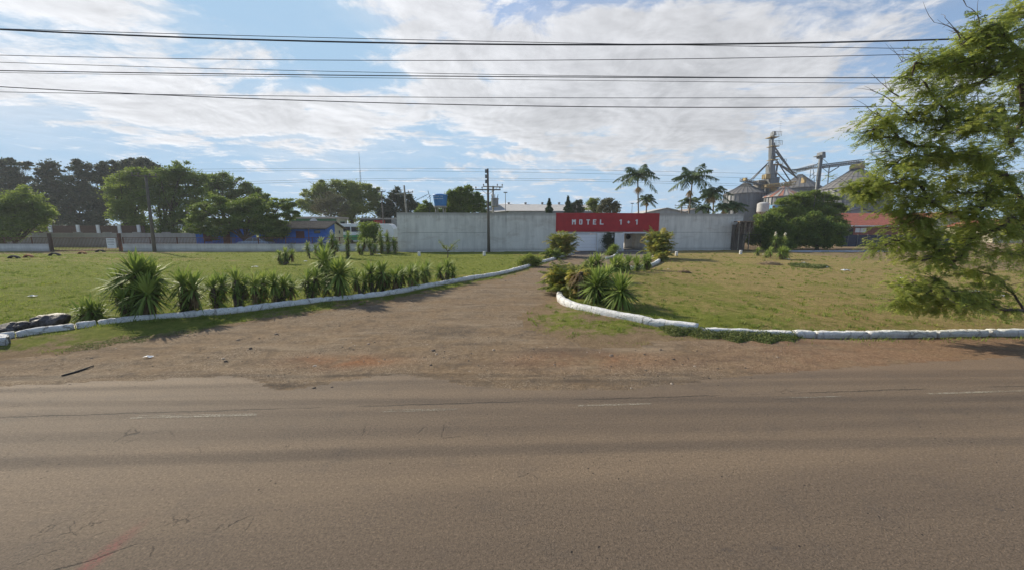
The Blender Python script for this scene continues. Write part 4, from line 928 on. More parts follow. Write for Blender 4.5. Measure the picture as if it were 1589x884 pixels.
lamp(784.5, 299, 70, 'slim grey lamp post right of the transformer pole'); lamp(980, 316, 90, 'small lamp post left of the first palm')
# lines between the poles in front of the wall
gl = 'thin wires strung between the far poles'
for i, (pts, l) in enumerate([([(-200,274),(757,262.5),(1250,272)],'highest thin wire from the tall pole top'),([(-200,279),(757,267),(1250,280)],'second thin wire below the tall pole top'),([(-200,318),(757,277),(1250,291)],'third thin wire on the tall pole, steeper at left'),([(-200,322),(757,280),(1250,294)],'lowest thin wire on the tall pole bracket')]):
    line3(pts, 40.4, .011, l, gl, ext=75, n=80)
# mast
b = P(563,340,88); e = empty('radio_mast', (b.x,88,0), 'very thin tall radio mast rising above the umbrella-shaped tree', 'mast')
zt = P(563,236,88).z; q = MB()
for k in range(3): th = k*2.094; q.tube([(.14*math.cos(th),.14*math.sin(th),0),(.14*math.cos(th),.14*math.sin(th),zt-4)], .025, 4)
for i in range(int(zt)): q.tube([(.14,0,i),(-.07,.12,i+.5)], .015, 4); q.tube([(-.07,-.12,i+.2),(.14,0,i+.8)], .015, 4)
q.tube([(0,0,zt-4),(0,0,zt)], .03, 5); q.build('lattice', galv_dark, e)

# ---------------------------------------------------------------- grain silos
def silo(px0, px1, yeave, ypeak, Y, label, roofm=None, ribs=28, cage=True):
    xc = (P(px0,yeave,Y).x+P(px1,yeave,Y).x)/2; r_ = (px1-px0)/2/576*Y*.985; ze = P((px0+px1)/2, yeave, Y-r_).z; zp = P((px0+px1)/2, ypeak, Y).z
    e = empty('grain_silo', (xc, Y, 0), label, 'silo', 'grain silos'); q = MB(); q.lathe((0,0,-.2), [(r_,0),(r_,ze+.2)], 56); q.build('silo_wall', silo_m, e)
    q = MB(); q.lathe((0,0,0), [(r_+.25,ze-.12),(r_+.2,ze+.02),(r_*.5,ze+(zp-ze)*.52),(.7,zp-.25),(.7,zp),(.05,zp+.05)], 56); ro_ = q.build('silo_roof', roofm or galv_roof, e)
    q = MB()
    for k in range(ribs):
        th = 2*math.pi*k/ribs; c_, s_ = math.cos(th), math.sin(th)
        q.tube([(c_*(r_+.22),s_*(r_+.22),ze+.06),(c_*r_*.5,s_*r_*.5,ze+(zp-ze)*.52+.05),(c_*.75,s_*.75,zp-.2)], .05, 4)
    q.build('roof_rib', galv_dark, ro_)
    q = MB()
    for k in range(ribs):
        th = 2*math.pi*(k+.5)/ribs; q.box((math.cos(th)*(r_+.06), math.sin(th)*(r_+.06), ze/2), (.12,.10,ze), rz=th)
    if cage:
        for i in range(1, int(ze/1.8)):
            q.lathe((0,0,i*1.8), [(r_+.02,-.05),(r_+.08,-.05),(r_+.08,.05),(r_+.02,.05)], 56, False)
    q.build('stiffener', galv_dark, e)
    return e, r_, ze, zp
silo(1128, 1183.5, 299, 284.5, 92, 'dark grey grain silo at the left end, nearest the wall corner')
silo(1191, 1244, 303, 290, 84, 'plain silo with rusty red striped cone roof', rust_roof, cage=False)
e, r_, ze, zp = silo(1212, 1268, 290, 271, 118, 'distant silo whose grey cone shows behind the rusty-roofed one')
e, r_, ze, zp = silo(1283, 1370, 288, 260, 96, 'largest silo with wide grey cone roof and yellow cap')
q = MB(); q.lathe((0,0,zp-.4), [(1.4,0),(1.5,.5),(1.3,1.1)], 10); q.build('roof_cap', yellow_m, e)
# small hopper tank on legs
Y = 78; c = P(1184,322,Y); e = empty('hopper_tank', (c.x,Y,0), 'small pale cylindrical tank on legs between the two front silos', 'tank')
rr = 8.0/576*Y; z0 = P(1184,329,Y).z; z1 = P(1184,316.5,Y).z
q = MB(); q.lathe((0,0,0), [(.2,z0-.9),(rr,z0),(rr,z1),(rr*.6,z1+.25),(.1,z1+.35)], 28); q.build('tank_body', pmat('tank_pale', (.50,.49,.48), (.40,.39,.38), .5, 3), e)
for k in range(4): th = k*math.pi/2+.6; q = MB(); q.tube([(rr*math.cos(th),rr*math.sin(th),-.1),(rr*math.cos(th),rr*math.sin(th),z0)], .1, 6); q.build('leg', iron_rust, e)
# elevator tower with its spouts and conveyors
Yt = 90; b = P(1197,340,Yt); O = Vector((b.x,Yt,0)); e = empty('elevator_tower', O, 'tall grain elevator tower with slanting spouts and platforms', 'tower')
A_ = lambda x, y, dy=0: P(x, y, Yt+dy)-O
def bxp(q, xa, xb, ya, yb, d0=-1, d1=1):
    m1 = A_((xa+xb)/2, (ya+yb)/2); w_ = (xb-xa)/576*Yt; h_ = (yb-ya)/576*Yt; q.box((m1.x, (d0+d1)/2, m1.z), (w_, d1-d0, h_))
q = MB(); 
def taper(q, x0a, x0b, y0, x1a, x1b, y1, dep=1.0):
    a, b_, c_, d_ = A_(x0a,y0), A_(x0b,y0), A_(x1b,y1), A_(x1a,y1)
    q.add([(a.x,-dep,a.z),(b_.x,-dep,b_.z),(c_.x,-dep,c_.z),(d_.x,-dep,d_.z),(a.x,dep,a.z),(b_.x,dep,b_.z),(c_.x,dep,c_.z),(d_.x,dep,d_.z)],[(0,1,2,3),(4,7,6,5),(0,4,5,1),(1,5,6,2),(2,6,7,3),(3,7,4,0)])
taper(q, 1190.5, 1199.5, 345, 1191.5, 1199.5, 256, .8); taper(q, 1194, 1197.8, 256, 1195.4, 1198.8, 217, .45); taper(q, 1199.6, 1202, 250, 1199.8, 1201.8, 222, .35); taper(q, 1197.4, 1200.2, 217, 1197.8, 1200.2, 207, .35); q.build('leg_casing', galv, e)
q = MB(); taper(q, 1197.2, 1202, 211, 1198.5, 1201.5, 205, .6); taper(q, 1194.6, 1199.6, 243, 1195.4, 1199.4, 224, .55); q.build('head_box', galv_dark, e)
for xa, xb, y_ in ((1191,1205,214),(1193,1206,228),(1193,1204,249),(1200,1208,244),(1196,1212,256)): q = MB(); bxp(q, xa+.8, xb-.8, y_-.4, y_+.4, -.95, .95); q.build('platform', yellow_m, e)
q = MB()
for xa, xb, y_ in ((1191,1205,214),(1193,1206,228),(1196,1212,256)):
    for s in np.linspace(xa, xb, 7): a = A_(s, y_); q.bx(a.x-.03,a.x+.03,-1.6,-1.54,a.z,a.z+1.0)
    a = A_(xa,y_); b_ = A_(xb,y_); q.bx(a.x,b_.x,-1.6,-1.54,a.z+.97,a.z+1.03)
q.tube([A_(1193,345,-1.4), A_(1193.5,215,-1.4)], .07, 5); q.tube([A_(1195.2,345,-1.4), A_(1195.4,215,-1.4)], .07, 5)
for s in range(60): za = s*.45; q.bx(A_(1193.2,300).x, A_(1195.3,300).x, -1.42,-1.38, za, za+.05)
q.build('ladder', galv_dark, e)
for xa, ya, xb, yb, dd_, r_, mt in [(1192,253,1162,282,0,.13,galv),(1190,256,1168,279,.5,.11,galv),(1193,256,1224,287,-2,.14,pmat('pale_pipe',(.48,.45,.42),(.4,.37,.35),.6,3)),(1203,230,1234,274,6,.16,galv),(1204,236,1236,276,7,.16,galv_dark),(1205,249,1228,284,1,.13,galv),(1210,256,1238,277,8,.18,galv_dark),(1206,257,1204,275,0,.18,galv),(1204,252,1236,270,9,.13,galv_dark)]:
    q = MB(); q.tube([A_(xa,ya), A_(xb,yb,dd_)], r_, 8); q.build('spout', mt, e, smooth=True)
def truss(e, pa, pb, h, wdt, mt, O, name='conveyor_bridge', n=12, rail=False):
    q = MB(); a = Vector(pa); b_ = Vector(pb); up = Vector((0,0,h)); sd_ = Vector((0,wdt,0))
    for s in (Vector(), sd_):
        q.tube([a+s, b_+s], .09, 5); q.tube([a+s+up, b_+s+up], .08, 5)
        for i in range(n): p0 = a.lerp(b_, i/n)+s; p1 = a.lerp(b_, (i+1)/n)+s; q.tube([p0, p1+up], .05, 4); q.tube([p0, p0+up], .05, 4)
    dirv = (b_-a); q.box((a+b_)/2+up*.45+sd_*.5, (dirv.length, wdt*.6, h*.35), ry=-math.atan2(dirv.z, dirv.x)); q.build(name, mt, e)
truss(e, A_(1152,281), A_(1186,289), .6, 1.0, galv_dark, O); truss(e, A_(1186,292,-2), A_(1235,287,-5), .7, 1.0, yellow_m, O)
q = MB(); bxp(q,1182,1189,272,279,-1.5,0); bxp(q,1190,1198,293,298,-1.6,-.9); bxp(q,1233,1236,278,286,-3,-2); bxp(q,1152.5,1155.5,277,281,-1,0); q.build('motor_housing', yellow_m, e)
q = MB(); bxp(q,1179,1189,280,303,.5,2.5); q.build('intake_bin', pmat('bin_brown',(.28,.26,.24),(.2,.19,.18),.7,3), e)
q = MB(); bxp(q,1198.5,1210,275.5,303,.3,3); q.build('dryer_box', galv, e)
# second tower with a long bridge
Yt = 100; b = P(1265,340,Yt); O = Vector((b.x,Yt,0)); e = empty('second_elevator_tower', O, 'slim leaning-looking elevator with dark head carrying the high conveyor bridge', 'tower')
q = MB(); taper(q,1259.6,1262.2,340,1271.4,1273.4,246,.2); q.build('leg_casing', galv, e)
q = MB(); taper(q,1263.2,1265.6,340,1274.4,1276.2,246,.2); q.build('leg_lattice', galv_dark, e)
q = MB(); taper(q,1271,1277,246,1272,1276.5,237,.9); bxp(q,1267,1272,242,243.2,-1,1); q.build('head_box', galv_dark, e)
truss(e, A_(1236,268,10), A_(1270,260), .9, 1.2, galv_dark, O, n=14); truss(e, A_(1276,261), A_(1340,253), .9, 1.2, galv_dark, O, n=16)
q = MB(); bxp(q,1335,1339,251,257,-.5,1.5); bxp(q,1326,1332,257,264,0,1.5); q.build('bridge_drive', galv_dark, e)
for L_ in [[(1287,258),(1283,300)],[(1287,268),(1302,259)],[(1285,268),(1276,261)],[(1258,264),(1256,290)],[(1262,263),(1264,285)],[(1256,275),(1264,268)],[(1258,280),(1266,272)],[(1273,250),(1259,263)],[(1276,246),(1284,253)]]:
    q = MB(); q.tube([A_(*L_[0],.5), A_(*L_[1],.5)], .13 if L_[0][0] in (1287,) else .07, 5); q.build('support', galv_dark, e)
# blue sheet beside the striped silo
q = MB(); c = P(1211,325,78); 
e = empty('blue_cabin', (c.x,78.5,0), 'light blue metal cabin half hidden by the dense green tree', 'cabin'); q.bx(-.9,.9,0,2,0,P(1211,318,78).z); q.build('wall', pmat('light_blue',(.16,.36,.55),(.13,.3,.47),.6,3), e)
q = MB(); q.bx(-1.3,-.92,-.1,.1,0,P(1211,319,78).z); q.build('post', iron_rust, e)

# red-tiled house on the right and the walls before it
Y = 62; x0 = P(1305,350,Y).x; x1 = P(1455,350,Y).x; Ln = x1-x0; ze = P(1350,351,Y).z; zr = P(1350,332,Y+6).z; e = empty('tiled_house', (x0,Y,0), 'reddish house with wide clay tiled roof behind the right lawn', 'house')
q = MB(); q.bx(.6, Ln-.6, .7, 11, -.2, ze); q.build('wall', brick_house_m, e)
q = MB(); q.add([(0,0,0),(Ln,0,0),(Ln-1,6,zr-ze),(.8,6,zr-ze),(Ln,12,0),(0,12,0)], [(0,1,2,3),(3,2,4,5),(0,3,5),(1,4,2)]); o_ = q.build('roof', tile_m, e); o_.location = (0,0,ze+.1)
q = MB(); q.bx(0, Ln, -.02, .06, ze-.08, ze+.09); q.build('eaves_board', white_paint, e)
for pa, pb in ((1333,1340),(1341,1350)): q = MB(); q.bx(P(pa,357,Y).x-x0, P(pb,357,Y).x-x0, .64,.697, P(1340,361,Y).z, P(1340,354,Y).z); q.build('window', white_paint, e)
q = MB(); q.bx(P(1316,357,Y).x-x0, P(1330,357,Y).x-x0, .64,.697, .2, P(1340,354,Y).z); q.build('doorway', dark_int, e)
Y = 88; x0 = P(1303,325,Y).x; x1 = P(1362,325,Y).x; shed(1303, 1362, 332, 323.5, 80, 'grey metal shed roof just above the clay tiled roof', 14, 'metal_shed', roofm=galv_roof)
Y = 54; x0 = P(1300,370,Y).x; x1 = P(1500,370,Y).x; e = empty('navy_wall', (x0,Y,0), 'dark navy blue boundary wall below the tiled house', 'wall')
q = MB(); q.bx(0,x1-x0,0,.15,-.1,P(1380,365,Y).z); q.build('wall_panel', navy, e)
q = MB(); 
for i in range(14): q.bx(i*1.4, i*1.4+.08, -.08, -.003, 0, P(1380,364,Y).z)
q.build('wall_post', galv_dark, e)
Y = 40.5; x0 = P(1222,390,Y).x; x1 = P(1375,390,Y).x; e = empty('low_kerb_wall', (x0,Y,0), 'long low pale blue-white edging wall across the back of the right lawn', 'wall'); q = MB(); q.bx(0,x1-x0,0,.2,-.1,.2); q.build('wall_panel', pmat('bluish_wash', (.5,.54,.62), (.4,.43,.5), .9, 3), e)
# thatch-like dead palm fence and black mesh by the wall corner
c = GH(1156, 391); e = empty('dark_lean_to', (c.x,c.y+1.2,0), 'shabby brown lean-to with ragged roof edge by the wall corner', 'shed')
q = MB(); q.bx(-.25,1.0,.6,2.2,-.1,3.0); q.build('wall', pmat('weathered_boards', (.17,.14,.12), (.08,.07,.06), .95, 6, .5, 20, streak=True), e)
cl = Cloud(); n = 260; B = np.stack([rng.uniform(-.3,1.4,n), rng.uniform(-.2,.5,n), rng.uniform(2.9,3.4,n)], 1); cl.blades(B, rng.normal(0,.25,(n,3))+[0,0,-1], rng.uniform(.4,1.3,n), .07, 0, 2, taper=[1,.9,.2]); cl.build('ragged_roof', thatch_m, e)
q = MB(); q.bx(-.3,1.4,-.3,.9,3.3,3.42); q.build('roof', thatch_m, e)
q = MB(); 
for i in range(3): q.tube([(-.2+i*.6,-.15,0),(-.2+i*.6,-.1,3.3)], .06, 6)
q.build('post', bark_pale, e)
q = MB(); xx = np.arange(0, 2.2, .12)
for x_ in xx: q.bx(x_, x_+.015, 0, .015, 0, 1.9)
q.bx(0,2.2,0,.02,1.88,1.93); q.bx(0,2.2,0,.02,.1,.14)
fe = empty('mesh_fence', (c.x-.1, c.y+.6, 0), 'black thin-barred fence beside the wall corner', 'fence'); q.build('bar_panel', black_m, fe)
# distant house glimpses at the far right through the branches
for px0, px1, yt, Y, wm, rm, l in [(1440,1500,338,95,cream_wall,tile_m,'cream house seen through the branches, next to the tiled one'),(1545,1620,352,70,cream_wall,tile_m,'low house with red roof at the far right edge'),(1500,1540,345,110,wh_wall,galv_roof,'small grey house far behind the branches')]:
    x0 = P(px0,350,Y).x; x1 = P(px1,350,Y).x; zt = P(px0,yt,Y).z; e = empty('far_house', (x0,Y,0), l, 'house'); q = MB(); q.bx(0,x1-x0,0,8,-.1,zt); q.build('wall', wm, e); q = MB(); q.prism([(-.4,zt+.002),(x1-x0+.4,zt+.002),((x1-x0)/2,zt+1.4)], -.4, 8.4); q.build('roof', rm, e)
    q = MB(); q.bx((x1-x0)*.3,(x1-x0)*.45,-.05,-.003,1,2.1); q.build('window', glass_dark, e)

# ---------------------------------------------------------------- trees
def crown(cl, blobs, Y, nclump, per, ls, flat=.6, depth=1.0, droop=.0, clump_r=.16, O=Vector((0,0,0)), lw=.5):
    """leaf clumps spread through blobs sighted as (px, py, radius px)"""
    areas = np.array([b[2]**2 for b in blobs], float); areas /= areas.sum(); tips = []
    cs = []
    for k in rng.choice(len(blobs), nclump, p=areas):
        px, py, r_ = blobs[k][:3]; yo = blobs[k][3] if len(blobs[k]) > 3 else 0
        c = P(px, py, Y+yo)-O; R_ = r_/576*(Y+yo); v = unit(rng.normal(size=3)); rad = R_*rng.uniform(.25,1)**.45
        cs.append((np.array(c)+v*rad*np.array([1,depth,.92]), R_))
    C = []; D = []; rn = []; S = []
    for c, R_ in cs:
        n = int(per*rng.uniform(.6,1.4)); cr = R_*clump_r*rng.uniform(.7,1.5)+.12; base = rng.uniform(0,1)
        q = rng.normal(size=(n,3))*[cr,cr,cr*flat]; q[:,2] -= droop*np.hypot(q[:,0],q[:,1])
        C.append(c+q); d_ = unit(q+rng.normal(size=(n,3))*cr*.8+[0,0,cr*.2-droop*cr]); D.append(d_); rn.append(np.clip(base*.7+rng.uniform(0,.3,n),0,1)); S.append(ls*rng.uniform(.6,1.3,n))
    C = np.concatenate(C); D = np.concatenate(D); rn = np.concatenate(rn); S = np.concatenate(S); cl.leaves(C, D, S, S*lw, rn)
    return [c for c, _ in cs]
def limb(q, a, b_, r0, r1, bend=.12, n=5, seg=6):
    a = Vector(a); b_ = Vector(b_); L_ = (b_-a).length; pts = []; off = Vector((random.uniform(-1,1), random.uniform(-1,1), random.uniform(-.3,.6)))*L_*bend
    for i in range(n+1): t = i/n; pts.append(a.lerp(b_, t)+off*math.sin(math.pi*t)+Vector((random.uniform(-1,1),random.uniform(-1,1),0))*L_*.012)
    pts[0] = a; q.tube(pts, [r0+(r1-r0)*i/n for i in range(n+1)], seg); return pts
def tree(name, label, blobs, Y, base_px, nclump, per, ls, mt, trunk_r=.22, barkm=None, fork=.35, cat='tree', group=None, **kw):
    bx_ = P(base_px, 380, Y).x; O = Vector((bx_, Y, 0)); e = empty(name, O, label, cat, group); cl = Cloud()
    blobs0 = blobs; blobs = []
    for b in blobs0:
        yo = b[3] if len(b) > 3 else 0; blobs.append((b[0], b[1], b[2]*.86, yo))
        for _ in range(3): a_ = random.uniform(-.3,3.44) if random.random() < .7 else random.uniform(0,6.28); k_ = random.uniform(.65,1.0); blobs.append((b[0]+math.cos(a_)*b[2]*k_, b[1]-math.sin(a_)*b[2]*k_, b[2]*random.uniform(.26,.45), yo+random.uniform(-1,1)*b[2]/576*Y*.6))
    tips = crown(cl, blobs, Y, int(nclump*1.25), int(per*1.25), ls*1.2, O=O, **{'lw': .62, **kw}); cl.build('crown', mt, e)
    q = MB(); cz = np.mean([P(b[0],b[1],Y).z for b in blobs]); lo = min(P(b[0],b[1]+b[2],Y).z for b in blobs); fk = Vector((random.uniform(-.2,.2),0,max(.5,lo*.9+ (cz-lo)*fork*.5)))
    limb(q, (0,0,-.2), fk, trunk_r*1.25, trunk_r*.85, .05, 4, 8)
    blobs = blobs0
    for b in sorted(blobs, key=lambda b:-b[2])[:9]:
        yo = b[3] if len(b) > 3 else 0; t = P(b[0], b[1]-b[2]*.2, Y+yo)-O; pts = limb(q, fk, t, trunk_r*.6, trunk_r*.12, .08)
        for _ in range(5): s = random.choice(pts[2:]); r_ = b[2]/576*Y; limb(q, s, t+Vector((random.uniform(-1,1)*r_,random.uniform(-1,1)*r_,random.uniform(-.5,.9)*r_)), trunk_r*.22, .02, .1, 3, 4)
    q.build('trunk', barkm or bark, e, smooth=True); return e
TT = 'row of tall dark trees behind the brick wall'
for i, (bl, bp, l) in enumerate([
    ([(5,262,16),(25,256,11),(40,258,8),(8,285,18),(30,280,15),(12,310,18),(35,305,14),(8,335,18),(34,335,16)], 15, 'tall dark tree at the far left edge above the bright one'),
    ([(62,268,9),(78,262,12),(72,285,16),(60,300,14),(88,290,14),(75,320,16),(92,312,12),(62,335,15),(85,338,14)], 78, 'tall dark tree second from the left edge'),
    ([(115,257,9),(128,262,12),(105,272,11),(120,285,17),(132,305,16),(112,315,16),(140,325,14),(100,300,12),(108,338,15),(130,342,13)], 120, 'tallest dark tree behind the brick wall, centre of the row'),
    ([(160,262,11),(172,258,9),(152,276,12),(168,280,14),(158,305,16),(175,310,14),(160,332,14),(150,345,12)], 163, 'tall dark tree just left of the mid-green tree'),
    ([(198,258,11),(188,266,9),(205,270,13),(192,290,14),(210,300,13),(195,320,12)], 198, 'tall dark tree top above the mid-green tree'),
    ([(222,256,11),(238,263,11),(228,275,13),(245,280,10)], 228, 'thin-topped grey green tree right behind the leaning pole')]):
    tree('tall_tree', l, bl, 86, bp, 200, 70, .34, L_dark, .3, fork=.3, group=TT, depth=.9)
tree('broad_tree', 'bright green rounded tree at the left edge before the gate wall', [(5,320,24),(35,312,20),(58,325,17),(20,342,24),(50,345,18),(-15,335,26),(-5,360,20),(30,362,14),(66,338,10)], 47, 22, 240, 90, .19, L_bright, .22, depth=.9)
tree('broad_tree', 'mid-green tree immediately left of the leaning pole', [(195,282,20),(215,275,15),(182,305,18),(205,315,22),(228,300,18),(190,335,16),(215,345,17),(178,322,10),(230,360,10)], 60, 205, 230, 90, .22, L_bright, .25, depth=.9)
tree('broad_tree', 'large dark green tree immediately right of the leaning pole', [(262,278,20),(280,270,17),(300,280,17),(250,305,22),(280,310,25),(308,305,18),(255,340,20),(285,345,20),(240,290,12),(312,332,12),(265,362,12)], 60, 258, 300, 90, .22, L_mid, .35, depth=.9)
tree('broad_tree', 'dark tree top rising behind the spreading acacia-like tree', [(325,283,13),(345,280,15),(365,288,15),(384,296,12),(335,300,18),(370,308,16),(400,305,12),(412,312,10)], 68, 350, 180, 80, .24, L_mid, .3, depth=.9)
e = tree('spreading_tree', 'low spreading tree with a forked trunk in front of the blue houses', [(315,325,14),(335,318,15),(350,332,16),(372,325,15),(392,312,13),(385,340,18),(410,335,18),(432,325,16),(445,318,11),(425,350,16),(350,350,13),(305,342,11),(328,345,12),(450,335,10),(405,355,13),(370,352,10),(318,352,12),(340,362,11),(432,362,12),(300,356,9),(415,368,9)], 47.5, 381, 380, 85, .18, L_mid, .24, flat=.4, depth=1.3)
tree('umbrella_tree', 'wide umbrella-shaped olive green tree below the radio mast', [(480,308,14),(500,298,14),(520,293,14),(545,293,14),(565,297,13),(582,305,11),(500,318,20),(530,315,22),(562,318,20),(480,325,14),(585,322,12),(545,330,18),(470,318,9)], 80, 548, 400, 75, .27, L_olive, .4, depth=1.0)
tree('grey_tree', 'thin grey-brown half-bare tree before the umbrella-shaped tree', [(500,315,13),(515,308,12),(528,318,12),(492,325,10),(510,328,13),(532,328,9)], 69, 518, 120, 45, .17, L_grey, .2, bark_pale, depth=.9)
tree('broad_tree', 'dark tree behind the two concrete poles left of the tank', [(603,310,11),(618,306,12),(632,312,11),(600,328,13),(620,325,15),(640,325,13),(655,330,9)], 78, 620, 150, 75, .27, L_dark, .3, depth=.9)
tree('broad_tree', 'green tree crowding the blue tank on its right side', [(705,312,14),(722,308,14),(712,298,8),(727,296,6),(738,318,13),(700,325,13),(725,325,14),(748,325,7),(713,295,4),(728,292,4),(740,305,6),(700,304,6),(757,318,4),(686,326,6),(712,335,14)], 60, 715, 260, 90, .21, L_mid, .3, depth=.8)
tree('broad_tree', 'low bushy tree below the blue tank at its left', [(660,323,9),(670,328,9),(652,329,7),(682,330,8),(662,333,10)], 60.5, 665, 90, 80, .2, L_mid, .2, depth=.8)
# conifers and small tops above the red sign
def conifer(px, ytop, ybot, half, Y, label, mt=L_conif):
    O = Vector((P(px,330,Y).x,Y,0)); e = empty('conifer', O, label, 'tree', 'small tree tops behind the red sign'); zt = P(px,ytop,Y).z; zb = P(px,ybot,Y).z; r_ = half/576*Y; cl = Cloud(); n = 1800
    t = rng.uniform(0,1,n)**.7; z = zt-(zt-zb)*t; lay = np.abs(np.sin(z*3.5)); rad = r_*t*(.35+.65*lay)*rng.uniform(.2,1,n)**.5; th = rng.uniform(0,6.28,n)
    C = np.stack([rad*np.cos(th), rad*np.sin(th), z-rad*.15], 1); D = np.stack([np.cos(th), np.sin(th), -.25+0*th], 1); cl.leaves(C, D+rng.normal(0,.3,(n,3)), .42, .14, rng.random(n)); cl.build('crown', mt, e)
    q = MB(); q.tube([(0,0,0),(0,0,zt-.1)], [.16,.03], 6); q.build('trunk', bark, e)
conifer(852, 308, 336, 10.5, 62, 'small dark cone-shaped conifer left above the red sign')
conifer(881, 304, 338, 12, 60, 'taller conifer with a brownish left side above the red sign')
tree('broad_tree', 'small dark round tree top between the conifers and the olive one', [(891,318,5),(898,317,5.5),(888,325,6),(900,326,6)], 75, 894, 50, 60, .22, L_dark, .14, depth=.9, group='small tree tops behind the red sign')
tree('broad_tree', 'thin olive tree top at the centre above the red sign', [(918,315,6),(925,313,5),(915,322,7),(926,325,7)], 66, 920, 50, 55, .2, L_olive, .14, depth=.9, group='small tree tops behind the red sign')
tree('broad_tree', 'sparse brownish olive tree top above the letters 1 + 1', [(940,314,6),(947,311,5),(943,322,9),(955,322,7),(934,325,7),(958,328,5)], 58, 944, 70, 45, .19, L_grey, .14, depth=.9, group='small tree tops behind the red sign')
# right-hand thicket
tree('flamboyant_tree', 'broad feathery green tree behind the thicket, below the tower', [(1222,325,16),(1245,310,15),(1262,302,10),(1275,308,12),(1295,315,10),(1235,335,18),(1262,328,18),(1290,335,15),(1305,325,9),(1205,338,12),(1300,350,12),(1280,345,14)], 50, 1262, 330, 85, .17, L_bright, .25, bark_pale, flat=.35, depth=.9)
tree('bushy_tree', 'dense dark green bush-like tree right of the wall corner', [(1185,348,14),(1200,345,14),(1178,362,14),(1195,368,18),(1215,362,16),(1170,374,9),(1188,380,12),(1220,378,12)], 44, 1195, 260, 85, .16, L_mid, .2, depth=.8, cat='bush')
tree('bushy_tree', 'dense dark green bush-like tree in front of the tiled house', [(1240,352,14),(1262,348,15),(1285,355,16),(1300,362,12),(1255,370,16),(1280,374,14),(1235,372,14),(1303,376,8)], 44.5, 1268, 280, 85, .16, L_mid, .2, depth=.8, cat='bush')
# bare pale branches poking out of the thicket
O = GH(1285,385); e = empty('bare_tree', O, 'leafless pale branches poking out of the thicket before the tiled roof', 'tree'); q = MB(); base = Vector((0,-.2,1.5)); limb(q, (0,0,0), base, .12, .1)
for tx_, ty_ in [(1277,320),(1290,318),(1298,328),(1305,338),(1312,350),(1318,357),(1325,352),(1282,335),(1295,345),(1270,330)]:
    t = P(tx_,ty_,O.y-.6)-O; pts = limb(q, base, t, .06, .012, .12)
    for _ in range(3): s = random.choice(pts[2:]); limb(q, s, s+Vector((random.uniform(-.8,.8),random.uniform(-.3,.3),random.uniform(-.1,.7))), .018, .006, .1, 3, 4)
q.build('branches', bark_pale, e)
# far-off tree line closing the horizon
cl = Cloud(); n = 26000; xs_ = rng.uniform(-420,420,n); Yd = 190+.0*xs_+rng.uniform(-12,12,n); top = 5.5+3.2*np.sin(xs_*.07)+2.2*np.sin(xs_*.19+1)+1.5*np.sin(xs_*.51+2); z = rng.uniform(0,1,n)**.8*top
cl.leaves(np.stack([xs_,Yd,z],1), rng.normal(size=(n,3)), rng.uniform(1.0,2.2,n), rng.uniform(.7,1.3,n), rng.random(n)); o = cl.build('far_woodland', L_dark); tag(o, 'far-off dark tree line closing the horizon behind the buildings', 'woodland', kind='stuff')

